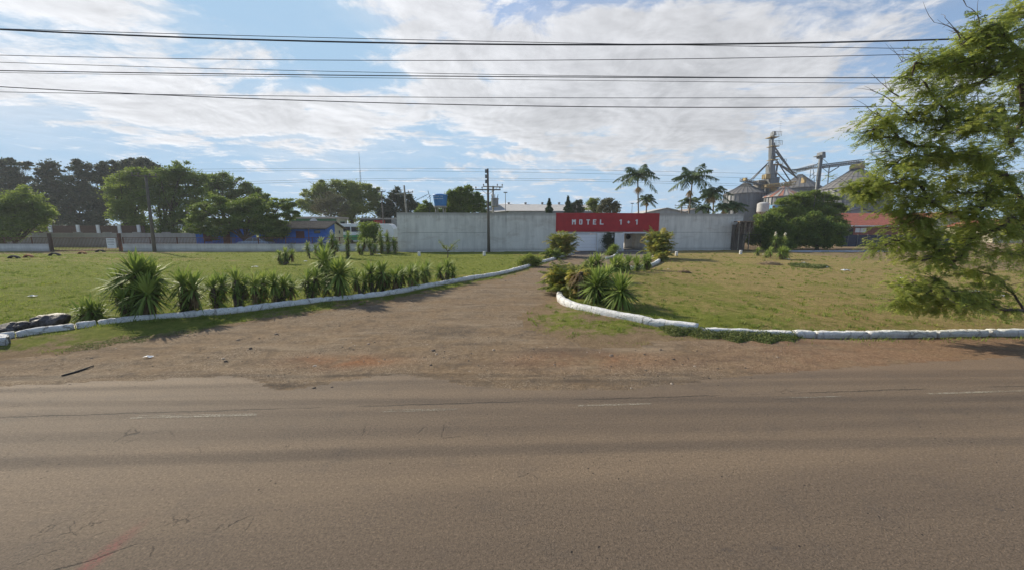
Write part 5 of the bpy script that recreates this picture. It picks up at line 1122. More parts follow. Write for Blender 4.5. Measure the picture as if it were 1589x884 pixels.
# ---------------------------------------------------------------- the big near tree at the right
def near_tree():
    O = Vector((17.6, 10.9, 0)); e = empty('feathery_tree', O, 'big feathery tree leaning in from the right edge, branches over the lawn', 'tree')
    br = MB(); tw = MB(); cl = Cloud()
    fk = Vector((-.3,.2,2.0)); limb(br, (0,0,-.3), fk, .42, .34, .04, 4, 12)
    hubs = {'top': P(1760,90,10.3)-O, 'up': P(1740,170,10.0)-O, 'mid': P(1730,250,9.8)-O, 'lo': P(1740,330,9.8)-O, 'bot': P(1720,425,9.6)-O}
    for k, h in hubs.items(): limb(br, fk if k != 'bot' else Vector((0,0,1.1)), h, .20 if k != 'bot' else .10, .10 if k != 'bot' else .06, .10, 6, 8)
    CL = [(1575,20,26,11.5,'top'),(1545,38,20,11.0,'top'),(1560,60,24,12,'top'),(1530,75,18,11.3,'up'),(1585,80,22,11,'up'),(1510,98,20,11.6,'up'),(1515,52,16,11.2,'top'),(1490,72,14,11.2,'up'),(1460,88,14,11.3,'up'),(1550,105,24,11.0,'up'),(1480,100,18,11.4,'up'),(1445,100,18,11.1,'up'),(1420,98,13,11.0,'up'),(1465,118,18,11.8,'up'),(1580,125,24,11.9,'up'),(1520,130,22,11.3,'mid'),
          (1480,140,18,11.6,'mid'),(1435,128,17,11.2,'mid'),(1412,124,10,11.0,'mid'),(1455,160,17,11.0,'mid'),(1405,172,18,11.5,'mid'),(1375,182,20,11.1,'mid'),(1355,200,16,11.0,'mid'),(1425,190,18,11.4,'mid'),(1470,185,20,11.2,'mid'),(1510,170,18,11.8,'mid'),(1555,165,20,11.0,'mid'),(1590,185,20,11.8,'mid'),(1490,205,22,10.8,'mid'),(1530,205,24,10.6,'mid'),(1450,212,16,11.4,'mid'),
          (1395,215,14,11.3,'mid'),(1360,215,12,11.3,'mid'),(1420,228,16,11.2,'lo'),(1400,245,20,11.0,'lo'),(1440,250,24,10.7,'lo'),(1480,240,22,11.0,'lo'),(1520,240,24,10.7,'lo'),(1570,228,24,11.3,'mid'),(1375,262,20,11.2,'lo'),(1345,285,20,11.0,'lo'),(1325,298,16,11.1,'lo'),(1385,285,20,10.9,'lo'),(1420,280,22,11.0,'lo'),(1465,275,20,11.3,'lo'),(1510,272,18,11.5,'lo'),(1560,270,22,11.2,'lo'),(1350,305,14,10.9,'lo'),
          (1400,308,18,11.0,'lo'),(1440,308,22,10.7,'lo'),(1490,300,22,11.2,'lo'),(1535,300,22,10.9,'lo'),(1580,300,22,11.5,'lo'),(1390,330,15,11.1,'lo'),(1425,335,20,10.9,'lo'),(1470,330,22,11.2,'lo'),(1515,330,22,10.8,'lo'),(1565,335,24,11.2,'lo'),(1445,358,20,10.9,'lo'),(1400,350,12,11.1,'lo'),(1490,358,20,11.2,'lo'),(1535,360,22,11.0,'lo'),(1585,362,20,11.4,'lo'),
          (1385,372,16,10.9,'lo'),(1365,385,11,10.9,'lo'),(1420,378,20,11.0,'lo'),(1455,388,18,11.1,'lo'),(1500,385,20,11.1,'lo'),(1550,392,18,11.2,'bot'),(1585,398,16,11.4,'bot'),(1430,405,16,10.9,'lo'),(1475,410,16,11.0,'bot'),(1515,420,16,11.1,'bot'),
          (1450,432,14,10.9,'bot'),(1420,438,16,10.8,'bot'),(1395,450,16,10.8,'bot'),(1435,458,20,10.7,'bot'),(1475,452,20,10.7,'bot'),(1510,455,16,10.9,'bot'),(1390,470,12,10.8,'bot'),(1420,478,15,10.7,'bot'),(1460,477,18,10.6,'bot'),(1500,478,16,10.7,'bot'),(1535,472,14,10.8,'bot'),(1555,440,12,11.0,'bot'),(1560,485,10,10.8,'bot'),(1588,486,8,10.9,'bot'),
          (1625,30,34,12.2,'top'),(1660,100,40,12.3,'top'),(1630,190,36,12,'up'),(1680,220,40,12.4,'mid'),(1640,290,36,12,'mid'),(1690,330,40,12.5,'lo'),(1640,380,34,12,'lo'),(1720,120,44,13,'top'),(1740,250,44,13,'mid'),(1640,455,22,11.4,'bot')]
    nodes = [(np.array(h), .085, None) for h in hubs.values()]
    CL = [(a_, b_ if b_ < 420 else 420+(b_-420)*.93, c_, d_*.80 if b_ < 380 else d_*.78, h_) for a_, b_, c_, d_, h_ in CL]
    CL.sort(key=lambda c: -c[0])
    B = []; D = []; Ls = []; rn = []; tree_nodes = [[np.array(h), -1, 0] for h in hubs.values()]; nh = len(tree_nodes); order = []
    for (px, py, rp, Yd, hk) in CL:
        c = np.array(P(px, py, Yd)-O); best = None
        for i, (p_, par, dd_) in enumerate(tree_nodes):
            dv = c-p_; dist = math.sqrt(dv[0]**2+dv[1]**2+(dv[2]*1.5)**2)+.10*dd_+(1.5 if p_[0] < c[0]+.05 else 0)
            if best is None or dist < best[0]: best = (dist, i)
        i = best[1]; tree_nodes.append([c, i, tree_nodes[i][2]+1]); order.append((px, rp, Yd, len(tree_nodes)-1))
    load = [0]*len(tree_nodes)
    for k in range(len(tree_nodes)-1, nh-1, -1):
        load[k] += 1; load[tree_nodes[k][1]] += load[k]
    for (px, rp, Yd, k) in order:
        c, par, _ = tree_nodes[k]; pc = tree_nodes[par][0]; r0 = .010+.008*math.sqrt(load[k]); r_ = rp/576*Yd
        pts = limb(br, Vector(pc), Vector(c), min(.07, r0*1.2), r0, .13, 6, 6)
        n = int((150 if px < 1600 else 34)*(rp/18)**2); tint = rng.uniform(-.25,.25)
        tips = []
        for _ in range(11 if px < 1600 else 4):
            o_ = rng.normal(size=3)*[r_*.85,r_*1.0,r_*.54]; o_[0] -= r_*.25; t = Vector(c+o_); s_ = random.choice(pts[3:]); pp = limb(tw, s_, t, .009, .003, .14, 4, 3); tips += [np.array(x) for x in pp[1:]]
        tips = np.array(tips); kk = rng.integers(0, len(tips), n); b_ = tips[kk]+rng.normal(size=(n,3))*[r_*.22,r_*.28,r_*.17]
        out = (b_-c); out[:,2] *= .5; d_ = unit(unit(out)+np.array([-.3,-.1,-.1])+rng.normal(size=(n,3))*[.55,.55,.42]); B.append(b_); D.append(d_); Ls.append(rng.uniform(.12,.22,n)); rn.append(np.clip(.45+tint+rng.normal(0,.16,n),0,1))
    B = np.concatenate(B); D = np.concatenate(D); Ls = np.concatenate(Ls); rn = np.concatenate(rn)
    cl.fronds(B, D, Ls, rng.uniform(.15,.5,len(B)), 6, .062, .022, rnd=rn, lift=.5, hang=.15, env='x')
    cl.build('crown', L_near, e); br.build('trunk', bark, e, smooth=True)
    # bare twigs at the crown's left side
    for (xa, ya, xb, yb) in [(1500,62,1466,28),(1490,60,1450,35),(1440,100,1405,78),(1400,170,1350,140),(1395,150,1375,135),(1360,200,1335,208),(1380,235,1352,236),(1420,88,1392,100),(1385,190,1345,165),(1520,40,1500,10)]:
        a = P(xa,ya,9.0)-O; b_ = P(xb,yb,9.0)-O; pts = limb(tw, a, b_, .016, .004, .12, 5, 4)
        for _ in range(5): s = random.choice(pts[1:]); limb(tw, s, s+Vector((random.uniform(-.5,.15),random.uniform(-.2,.2),random.uniform(-.1,.4))), .006, .002, .1, 3, 4)
    tw.build('twigs', pmat('twig', (.20,.17,.14), (.12,.10,.085), .9, 8), e)
near_tree()

# ---------------------------------------------------------------- palms
def palm(px, ycrown, rpx, Y, label, seed=None, trunk_px=None, lean=0):
    base = P(trunk_px or px, 340, Y); O = Vector((base.x, Y, 0)); e = empty('tall_palm', O, label, 'palm tree', 'palms behind the wall'); c = P(px, ycrown, Y)-O; r_ = rpx/576*Y
    q = MB(); q.tube([(0,0,-.1),(c.x*.3,0,c.z*.4),(c.x*.9,0,c.z-1.0*min(1,r_/2.4))], [.14,.10,.085], 10)
    for i in range(int(c.z/.35)): z_ = .3+i*.35; t = z_/c.z; q.lathe((c.x*t*.95,0,z_), [(.125-.03*t,-.02),(.142-.03*t,0),(.125-.03*t,.02)], 10, False)
    q.build('trunk', palm_bark, e, smooth=True)
    q = MB(); s0 = 1.0*min(1,r_/2.4); q.tube([(c.x*.9,0,c.z-s0),(c.x*.95,0,c.z-s0*.6),(c.x,0,c.z+.05)], [.13,.15,.06], 10); q.build('crownshaft', crownshaft, e, smooth=True)
    n = 15; th = np.arange(n)*2.4+rng.uniform(0,6); el_ = np.linspace(1.15,-.15,n); D = np.stack([np.cos(th)*np.cos(el_), np.sin(th)*np.cos(el_), np.sin(el_)], 1)
    cl = Cloud(); B = np.repeat(np.array(c)[None]+[0,0,-.05], n, 0); cl.fronds(B, D, r_*rng.uniform(1.2,1.5,n), rng.uniform(.42,.75,n), 30, r_*.40, .12*max(.7,r_/2.4), lift=.45, hang=.55); cl.build('fronds', L_palm, e)
    if seed:
        q = MB(); sc = P(seed[0], seed[1], Y)-O; rr = seed[2]/576*Y; cl = Cloud(); m_ = 160; q2 = rng.normal(size=(m_,3))*[rr*.45,rr*.45,rr*.2]; cl.blades(np.repeat((np.array(sc)+[0,-.1,rr])[None],m_,0), q2+[0,0,-rr*.8], rr*rng.uniform(1.2,2.0,m_), .05, .15, 3); cl.build('seed_cluster', seed_mat, e)
palm(989.5,271,27,53,'tallest palm behind the right half of the red sign',(990,297,6.5),993)
palm(1075,274,28,53,'tall palm above the grey wall with a pale seed cluster',(1069,302,6),1067.5)
palm(1004,308,13.5,55,'small palm right beside the tallest palm',(1003,318,4),1002)
palm(1070,312,15,57,'small palm directly behind the foot of the second tall palm',(1070,322,4),1069)
palm(1108,298,20,52,'medium palm right of the second tall palm',(1105,312,6),1107)
palm(1101,302,13,55,'slim palm half hidden behind the medium one',(1098,312,4),1100)
palm(1092,322,12,50,'low palm crown just over the wall, left of the medium palm',None,1092)
palm(1123,321,14,50,'low palm crown over the wall near its right end',(1123,329,4),1123)
palm(1141,319,15,51,'low palm crown touching the left silo',None,1141)

# ---------------------------------------------------------------- yuccas
def head(cl, dead, c, L_, n=85, skirt=.5, wdt=.045):
    L_ *= 1.16; n = int(n*1.15); wdt *= 1.3
    u = rng.uniform(0,1,n); el_ = np.where(u < .78, rng.uniform(-.25,1.45,n), rng.uniform(-1.1,-.2,n)); th = rng.uniform(0,6.283,n)
    D = np.stack([np.cos(th)*np.cos(el_), np.sin(th)*np.cos(el_), np.sin(el_)], 1); B = np.repeat(np.array(c)[None], n, 0)+D*.04+np.stack([0*u,0*u,rng.uniform(-.16,.04,n)],1)
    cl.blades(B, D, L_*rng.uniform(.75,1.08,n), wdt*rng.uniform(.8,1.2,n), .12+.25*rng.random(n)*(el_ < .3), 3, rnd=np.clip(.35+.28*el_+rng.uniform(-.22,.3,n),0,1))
    if skirt > 0:
        m_ = int(n*.5); th = rng.uniform(0,6.283,m_); D = np.stack([np.cos(th)*.35, np.sin(th)*.35, -np.ones(m_)], 1); B = np.array(c)+np.stack([np.cos(th)*.04, np.sin(th)*.04, -rng.uniform(.05,skirt,m_)],1)
        dead.blades(B, D, L_*rng.uniform(.4,.75,m_), wdt*.9, -.08, 3)
YG = {'row': 'yuccas planted along the left kerb', 'back': 'yuccas near the low wall', 'island': 'yuccas on the planted corner', 'right': 'yuccas on the right lawn'}
def yucca(base, heads, label, group, flower=False, dense=85):
    """heads: (px, py, leaf length m)"""
    b = GH(*base); e = empty('yucca', b, label, 'yucca', group); cl = Cloud(); dd_ = Cloud(); q = MB(); fl_ = None
    for i, hd in enumerate(heads):
        px, py, L_ = hd[:3]; dY = random.uniform(-.35,.35) if len(hd) < 4 else hd[3]; c = P(px, py, b.y+dY)-b; c.z = max(c.z, .12)
        n_ = int(dense*min(1.2, max(.6, L_/.5))); head(cl, dd_, np.array(c), L_, n_, min(.5, c.z*.6), wdt=.05*max(.7, L_/.6))
        if c.z > .3: limb(q, (random.uniform(-.06,.06),random.uniform(-.06,.06),-.1), c+Vector((0,0,-.05)), .07, .05, .05, 4, 7)
        # lower rosettes fill the stem
        z_ = c.z-.42
        while z_ > .22: head(cl, dd_, np.array(Vector((c.x*z_/c.z, c.y*z_/c.z, z_))), L_*.72, int(n_*.45), min(.4,z_*.6), .04); z_ -= .42
        if flower and i in flower:
            f_ = MB(); rr = .12
            for k in range(26): v = unit(rng.normal(size=3)); pc = c+Vector(v*np.array([.10,.10,.24]))+Vector((0,0,.48)); f_.lathe(pc, [(.01,-.05),(.045,-.03),(.05,.01),(.02,.05)], 7)
            f_.tube([c, c+Vector((0,0,.65))], .02, 5); f_.build('flower_spike', flower_mat, e)
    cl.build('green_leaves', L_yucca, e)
    if dd_.V: dd_.build('dead_leaves', L_dead, e)
    if q.v: q.build('stem', bark, e)
R_ = YG['row']
yucca((140,500),[(140,478,.42),(128,484,.36),(153,484,.38)],'smallest yucca of the kerb row, low beside the boulders',R_)
yucca((215,494),[(185,438,.52),(213,424,.66,.1),(234,428,.58,.4),(228,452,.55,-.2),(192,462,.42)],'biggest yucca of the kerb row with four crowded heads',R_,dense=120)
yucca((290,487),[(283,438,.5),(300,446,.52,-.2),(290,462,.42)],'yucca right of the biggest one, two heads over a brown stem',R_)
yucca((338,483),[(330,444,.42),(344,440,.42,.3)],'third bushy yucca right of the biggest one',R_)
yucca((368,480),[(366,432,.42),(378,440,.42,.2)],'fourth yucca right of the biggest one, taller and pointed',R_)
yucca((398,478),[(394,440,.42),(408,436,.42,.3)],'fifth yucca right of the biggest one',R_)
yucca((430,475),[(425,436,.42),(440,440,.42,.3),(452,444,.36,.5)],'sixth yucca right of the biggest one, wide and ragged',R_)
yucca((482,469),[(476,434,.44),(490,430,.42,.3)],'yucca just left of the tallest pointed one',R_)
yucca((506,463),[(504,404,.60,.5)],'tallest pointed yucca of the middle row, head against the lawn',R_,dense=110)
yucca((527,464),[(526,424,.68,-.1)],'big single-headed yucca fanning out right of the tallest one',R_,dense=130)
yucca((560,460),[(552,432,.45),(566,436,.42,.3)],'dull yucca with a pale cut stem right of the big single-headed one',R_)
yucca((579,457),[(575,420,.48,.2),(588,430,.4,.5)],'slender yucca on a thin pale stem in the row',R_)
yucca((592,455),[(593,420,.50,-.1),(603,432,.4,.2)],'pointed yucca next right of the thin-stemmed one',R_)
yucca((617,453),[(613,428,.44),(624,424,.44,.3)],'broad yucca before the middle of the grey wall, kerb row',R_)
yucca((640,449),[(636,424,.44),(646,420,.44,.3)],'yucca right of the broad one in the kerb row',R_)
yucca((660,443),[(657,420,.42),(663,416,.42,.3)],'slim yucca last before the gap in the kerb row',R_)
yucca((690,437),[(682,420,.44),(694,415,.48,.3),(703,420,.4,.2)],'yucca at the right end of the kerb row after the gap',R_)
R_ = YG['back']
yucca((440,412),[(433,396,.45),(443,391,.45,.3),(453,393,.42,.6)],'lone three-headed yucca on the open lawn, leaning stems',R_)
yucca((480,402),[(477,382,.45)],'narrow upright yucca, left one of the cluster at the low wall',R_)
yucca((497,404),[(498,376,.5),(490,386,.42)],'bushy yucca second in the cluster at the low wall',R_)
yucca((516,400),[(515,370,.55),(522,380,.5),(510,384,.5)],'bushy yucca with a pale flower tip before the blue gable',R_,flower=[0])
yucca((540,402),[(540,366,.45),(538,378,.42)],'tall narrow yucca on a dark leaning stem',R_)
yucca((560,397),[(556,382,.45),(565,376,.5)],'yucca left below the round leafy shrub',R_)
yucca((576,397),[(574,376,.5),(582,384,.42)],'yucca right below the round leafy shrub',R_)
yucca((592,395),[(590,366,.55),(592,380,.5)],'tall flowering yucca left of the wall end',R_,flower=[0])
yucca((603,395),[(601,368,.55),(602,382,.5)],'tall flowering yucca nearer the wall end',R_,flower=[0])
yucca((613,394),[(611,374,.5),(613,384,.45)],'yucca touching the left end of the tall wall',R_)
R_ = YG['island']
yucca((930,474),[(926,440,.60),(941,430,.50,.4)],'left of the two big spiky yuccas behind the curved kerb',R_,dense=130)
yucca((963,480),[(964,448,.60)],'right of the two big spiky yuccas behind the curved kerb',R_,dense=150)
yucca((922,440),[(918,410,.50),(929,405,.50),(909,415,.44)],'bright yucca at the top left of the planted corner',R_)
yucca((953,432),[(953,411,.56),(961,406,.48,.5)],'yucca in the middle of the planted corner, behind the big two',R_,dense=110)
yucca((973,428),[(974,408,.54),(966,412,.46)],'fourth yucca back along the planted corner',R_)
yucca((988,424),[(988,409,.56)],'spiky yucca second from the right end of the planted corner',R_,dense=110)
yucca((1002,420),[(1001,406,.50),(1007,403,.46)],'yucca at the right end of the planted corner',R_)
R_ = YG['right']
yucca((1176,398),[(1176,390,.45)],'small round yucca nearest the wall corner on the right lawn',R_)
yucca((1191,401),[(1189,395,.4),(1195,391,.4)],'small yucca pair in front of the flowering ones',R_)
yucca((1197,398),[(1197,388,.4)],'yellowish small yucca between the two green ones',R_)
yucca((1215,404),[(1213,391,.55),(1220,392,.5)],'bushiest yucca on the right lawn beside the straw heap',R_,dense=120)
yucca((1203,392),[(1203,371,.5),(1206,382,.5)],'flowering yucca against the dark bushes, left one',R_,flower=[0])
yucca((1218,392),[(1218,372,.5),(1216,382,.5)],'flowering yucca against the dark bushes, right one',R_,flower=[0])

# ---------------------------------------------------------------- areca clumps
def areca(base, ctr, rx, h, n, label, L_, spread=.55, mt=None, K=22, ll=.30, low=0.0):
    b = GH(*base); e = empty('areca_palm', b, label, 'palm clump', 'bushy areca palms'); cl = Cloud()
    th = rng.uniform(0,6.283,n); B = np.stack([np.cos(th)*rx*rng.uniform(0,.6,n), np.sin(th)*rx*rng.uniform(0,.6,n), rng.uniform(low,h*.55,n)], 1)
    D = np.stack([np.cos(th)*spread, np.sin(th)*spread, rng.uniform(.35,1.25,n)], 1); cl.fronds(B, D, L_*rng.uniform(.7,1.15,n), rng.uniform(.3,.75,n), K, ll, .045, lift=.5, hang=.35)
    cl.build('fronds', mt or L_areca, e); q = MB()
    for _ in range(9): a_ = random.uniform(0,6.28); q.tube([(math.cos(a_)*rx*.3,math.sin(a_)*rx*.3,-.1),(math.cos(a_)*rx*.45,math.sin(a_)*rx*.45,h*.6)], [.05,.035], 6)
    q.build('stems', palm_bark, e); return e
areca((872,398),None,1.1,3.0,230,'large reddish green palm clump left of the garage door',1.75,.5)
areca((858,401),None,.8,1.0,70,'low grassy palm clump left in front of the large one',1.0,.7,L_bright)
areca((1021,402),None,1.0,3.1,210,'large yellowish palm clump right of the gateway',1.75,.5)
areca((1026,405),None,.4,.9,35,'small pale palm clump at the foot of the right gateway palms',.9,.4)
areca((892,454),None,1.0,1.2,330,'wide yellow green palm clump at the left tip of the planted corner',1.2,.72,K=26,ll=.26)
areca((915,444),None,.7,.8,130,'greener palm clump behind the wide yellow one',.7,.7,K=20,ll=.22,mt=L_yucca)
b = GH(901,464); e = empty('dead_stump', b, 'drooping dead grey brown fronds at the tip of the planted corner', 'dead plant'); dd_ = Cloud(); n = 60; th = rng.uniform(0,6.28,n); dd_.blades(np.stack([np.cos(th)*.12,np.sin(th)*.12,rng.uniform(.5,.95,n)],1), np.stack([np.cos(th)*.45,np.sin(th)*.45,.15+0*th],1), rng.uniform(.3,.6,n), .045, .9, 4, taper=[.6,1,.8,.5,.1]); dd_.build('dead_leaves', L_dead, e)
q = MB(); limb(q, (0,0,-.1), (0,0,.95), .12, .08, .05, 4, 8); q.build('stem', bark, e)

# leafy shrubs
def shrub(name, label, blobs, base, n, per, ls, mt, **kw):
    b = GH(*base); e = empty(name, b, label, 'shrub'); cl = Cloud(); crown(cl, blobs, b.y, n, per, ls, O=b, **kw); cl.build('foliage', mt, e); q = MB()
    for bb in blobs[:5]: t = P(bb[0],bb[1],b.y)-b; limb(q, (0,0,-.05), t, .05, .012, .08, 4, 5)
    q.build('stem', bark, e)
shrub('round_shrub','round bright leafy shrub standing left of the tall wall',[(573,360,12),(568,353,8),(579,355,8),(568,369,8),(580,369,8)],(574,392),120,70,.17,L_mid)
shrub('dark_bush','little dark round bush at the foot of the low wall',[(455,382,5),(452,386,4),(458,385,4)],(455,391),40,60,.1,L_dark)
shrub('hedge_column','dark narrow hedge in the doorway between the two gates',[(943,366,4.5),(942,374,5.5),(944,382,6.5),(949,386,5)],(944,392),110,90,.09,L_dark)
shrub('low_shrub','bright leafy plant in the middle planter of the gateway',[(952,388,4.5),(948,393,4.5),(954,383,3),(944,397,3)],(950,396),70,60,.12,L_bright)
shrub('low_shrub','loose green shrub beside the kerb, left of the garage palms',[(822,404,7),(812,408,6),(830,407,6),(818,399,4)],(822,413),60,55,.13,L_olive)
kerb(Gs([(935,389.5),(946,391)]), 'short white kerb left of the gateway planter', h=.14, wd=.14)
kerb(Gs([(958,391),(956,395),(950,399.5),(940,402)]), 'small curved white kerb of the gateway planter', h=.15, wd=.15)
# sapling
b = GH(695,401); e = empty('sapling', b, 'thin young sapling with yellowish leaves before the grey wall', 'tree'); q = MB(); cl = Cloud()
for tx_, ty_ in [(681,373),(686,381),(706,377),(711,374),(700,381),(692,384),(683,377),(708,383)]:
    t = P(tx_,ty_,b.y+random.uniform(-.4,.4))-b; pts = limb(q, (0,0,.55), t, .03, .008, .06, 4, 5); n = 34; k = rng.integers(2,5,n); C = np.array([np.array(pts[i]) for i in k])+rng.normal(0,.09,(n,3)); cl.leaves(C, rng.normal(size=(n,3)), .12, .06, rng.random(n)*.6+.4)
limb(q, (0,0,-.1), (0,0,.6), .05, .035, .02, 3, 7); q.build('trunk', bark, e); cl.build('crown', L_olive, e)

# ---------------------------------------------------------------- ground cover
def inside_lawn(X_, Y_): return np.maximum(sdf(polyL, X_, Y_), sdf(polyR, X_, Y_))
def grass():
    N = 240000; Y_ = 6.5+34*rng.random(N)**1.6; X_ = rng.uniform(-1.5,1.5,N)*Y_; d_ = inside_lawn(X_, Y_)+.18*wob(X_,Y_,4.5,1)
    patch = wob(X_,Y_,2.2,3)+.6*wob(X_,Y_,6.5,1); edge_ = d_ < 1.0
    keep = (d_ > .02) & ((patch > -.05+.2*edge_) | (rng.random(N) < .25)); 
    out_ = np.maximum(sdf(KL_IN, X_, Y_), sdf(KR_IN, X_, Y_)) < 0; keep &= ~out_ | ((patch > .35) & (rng.random(N) < .5))
    X_, Y_, d_, patch = X_[keep], Y_[keep], d_[keep], patch[keep]; n = len(X_); Z_ = hgt(X_, Y_)
    th = rng.uniform(0,6.28,n); lean = rng.uniform(.2,.9,n); D = np.stack([np.cos(th)*lean, np.sin(th)*lean, np.ones(n)], 1)
    tall = .022+.03*rng.random(n)*np.clip(patch+.6,.3,1.6)+.02*(X_ < 0); W_ = .006+.0007*Y_
    cl = Cloud(); cl.blades(np.stack([X_,Y_,Z_-.005],1), D, tall*1.35, W_, .1, 1, rnd=np.clip(.40+.35*rng.normal(0,.5,n)+.2*(X_ > 2)-.10*wob(X_,Y_,.8,2),0,1), taper=[1,.15])
    m_ = 2600; cy = 8.5+30*rng.random(m_)**1.3; cx_ = rng.uniform(-1.4,1.4,m_)*cy; ok = (inside_lawn(cx_,cy) > .2) & (wob(cx_,cy,1.1,2) > -.1); cx_, cy = cx_[ok], cy[ok]; k = np.repeat(np.arange(len(cx_)), 16)
    x_ = cx_[k]+rng.normal(0,.05,len(k)); y_ = cy[k]+rng.normal(0,.05,len(k)); th = rng.uniform(0,6.28,len(k)); bb = rng.random(len(cx_))
    cl.blades(np.stack([x_,y_,hgt(x_,y_)-.005],1), np.stack([np.cos(th)*.6,np.sin(th)*.6,np.ones(len(k))],1), rng.uniform(.06,.14,len(k)), .010+.0008*y_, .2, 2, rnd=np.clip(bb[k]*.8+rng.normal(0,.1,len(k)),0,1), taper=[1,.8,.1])
    # thicker tufts hugging the kerbs
    for pts, side, dens in [(Gs([(0,530),(115,516),(200,504),(300,493),(400,483),(500,471),(600,460),(680,445),(760,432),(850,407)]),-1,60),(Gs([(872,470),(920,490),(1000,505),(1083,516),(1228,522),(1345,522),(1589,520)]),-1,45),(Gs([(880,465),(920,480),(1000,496),(1083,508)]),0,80)]:
        for i in range(len(pts)-1):
            a = np.array(pts[i]); b_ = np.array(pts[i+1]); L_ = np.linalg.norm(b_-a); m_ = int(L_*dens*4); t = rng.random(m_); off = np.abs(rng.normal(0,.16,m_))*(-1 if side < 0 else 1)
            x_ = a[0]+(b_-a)[0]*t+rng.normal(0,.03,m_); y_ = a[1]+(b_-a)[1]*t+off+(-.09 if side < 0 else .1); ok = wob(x_,y_,3.7,2)+rng.normal(0,.25,m_) > .0; x_, y_ = x_[ok], y_[ok]; m_ = len(x_); th = rng.uniform(0,6.28,m_)
            cl.blades(np.stack([x_,y_,hgt(x_,y_)-.005],1), np.stack([np.cos(th)*.5,np.sin(th)*.5,np.ones(m_)],1), rng.uniform(.05,.13,m_), .012, .15, 2, rnd=np.clip(rng.normal(.35,.2,m_),0,1), taper=[1,.8,.1])
    tag(cl.build('grass_tufts', L_grass), 'short patchy grass blades covering both lawns', 'grass', kind='stuff')
grass()
def weeds(region, n, hgt_, ls, name, label, seed=1):
    pts = [G(*p) for p in region]; x0, x1 = min(p[0] for p in pts), max(p[0] for p in pts); y0, y1 = min(p[1] for p in pts), max(p[1] for p in pts)
    X_ = rng.uniform(x0,x1,n*3); Y_ = rng.uniform(y0,y1,n*3); d_ = sdf(pts, X_, Y_)+.05*wob(X_,Y_,9,1); k = d_ > 0; X_, Y_, d_ = X_[k], Y_[k], d_[k]; top = hgt_*np.clip(d_/.12,.15,1)*(.7+.4*wob(X_,Y_,7,seed)); m_ = len(X_)
    cl = Cloud(); z = hgt(X_,Y_)+np.maximum(top,.02)*rng.uniform(.1,1,m_); cl.leaves(np.stack([X_,Y_,z],1), rng.normal(size=(m_,3))+[0,0,.3], ls*rng.uniform(.6,1.3,m_), ls*.6, rng.random(m_)); o = cl.build(name, L_weed); return tag(o, label, 'weeds', kind='stuff')
weeds([(1020,505),(1085,512),(1160,516),(1236,518),(1242,522),(1232,529),(1215,527),(1195,532),(1165,526),(1145,530),(1120,523),(1090,525),(1070,518),(1045,520),(1030,514)], 9000, .17, .035, 'weed_patch', 'low bushy green weeds spilling over the kerb at right')
weeds([(1222,411),(1245,412),(1290,416),(1268,419),(1230,416)], 2500, .2, .09, 'weed_patch', 'flat dark green weed patch on the right lawn')
weeds([(90,545),(120,532),(150,530),(190,520),(230,521),(300,507),(330,505),(300,516),(250,519),(220,530),(180,531),(150,541)], 2600, .04, .022, 'weed_patch', 'flat grey green ground weeds below the left kerb')
cl = Cloud()
for pts in (Gs([(180,500),(300,490),(400,480),(500,468),(600,457),(700,437)]),):
    for i in range(len(pts)-1):
        a = np.array(pts[i]); b_ = np.array(pts[i+1]); m_ = int(np.linalg.norm(b_-a)*75); t = rng.random(m_); x_ = a[0]+(b_-a)[0]*t+rng.normal(0,.1,m_); y_ = a[1]+(b_-a)[1]*t+.25+rng.normal(0,.28,m_); ok = wob(x_,y_,2.1,3) > -.1; x_, y_ = x_[ok], y_[ok]; m_ = len(x_); th = rng.uniform(0,6.28,m_)
        cl.blades(np.stack([x_,y_,hgt(x_,y_)],1), np.stack([np.cos(th)*.5,np.sin(th)*.5,np.ones(m_)],1), rng.uniform(.12,.34,m_), .014, .2, 3, rnd=rng.uniform(.2,1,m_), taper=[1,.8,.5,.1])
tag(cl.build('tall_grass', L_grass), 'tall wispy grass growing between the yuccas of the kerb row', 'grass', kind='stuff')
# straw heaps
def heap(px, py, rx, h, label):
    b = GH(px, py); e = empty('straw_heap', b, label, 'heap'); cl = Cloud(); n = 900; th = rng.uniform(0,6.28,n); rr = rng.uniform(0,1,n)**.5; C = np.stack([np.cos(th)*rr*rx, np.sin(th)*rr*rx*.6, h*(1-rr**2)*rng.uniform(.6,1.1,n)], 1)
    cl.blades(C, rng.normal(size=(n,3))*[1,1,.3], .16, .02, .1, 2, taper=[1,1,.3]); cl.build('straw', straw_m, e)
    q = MB(); vs_ = [(0,0,h*.8)]; q.lathe((0,0,0), [(rx*.9,-.05),(rx*.7,h*.4),(rx*.35,h*.75),(.03,h*.85)], 14); o = q.build('earth_core', straw_m, e); o.scale = (1,.6,1)
heap(1195,411,.9,.22,'wide heap of dry straw on the right lawn beside the yuccas'); heap(1062,424.5,.35,.12,'small brown heap of dry straw on the right lawn')
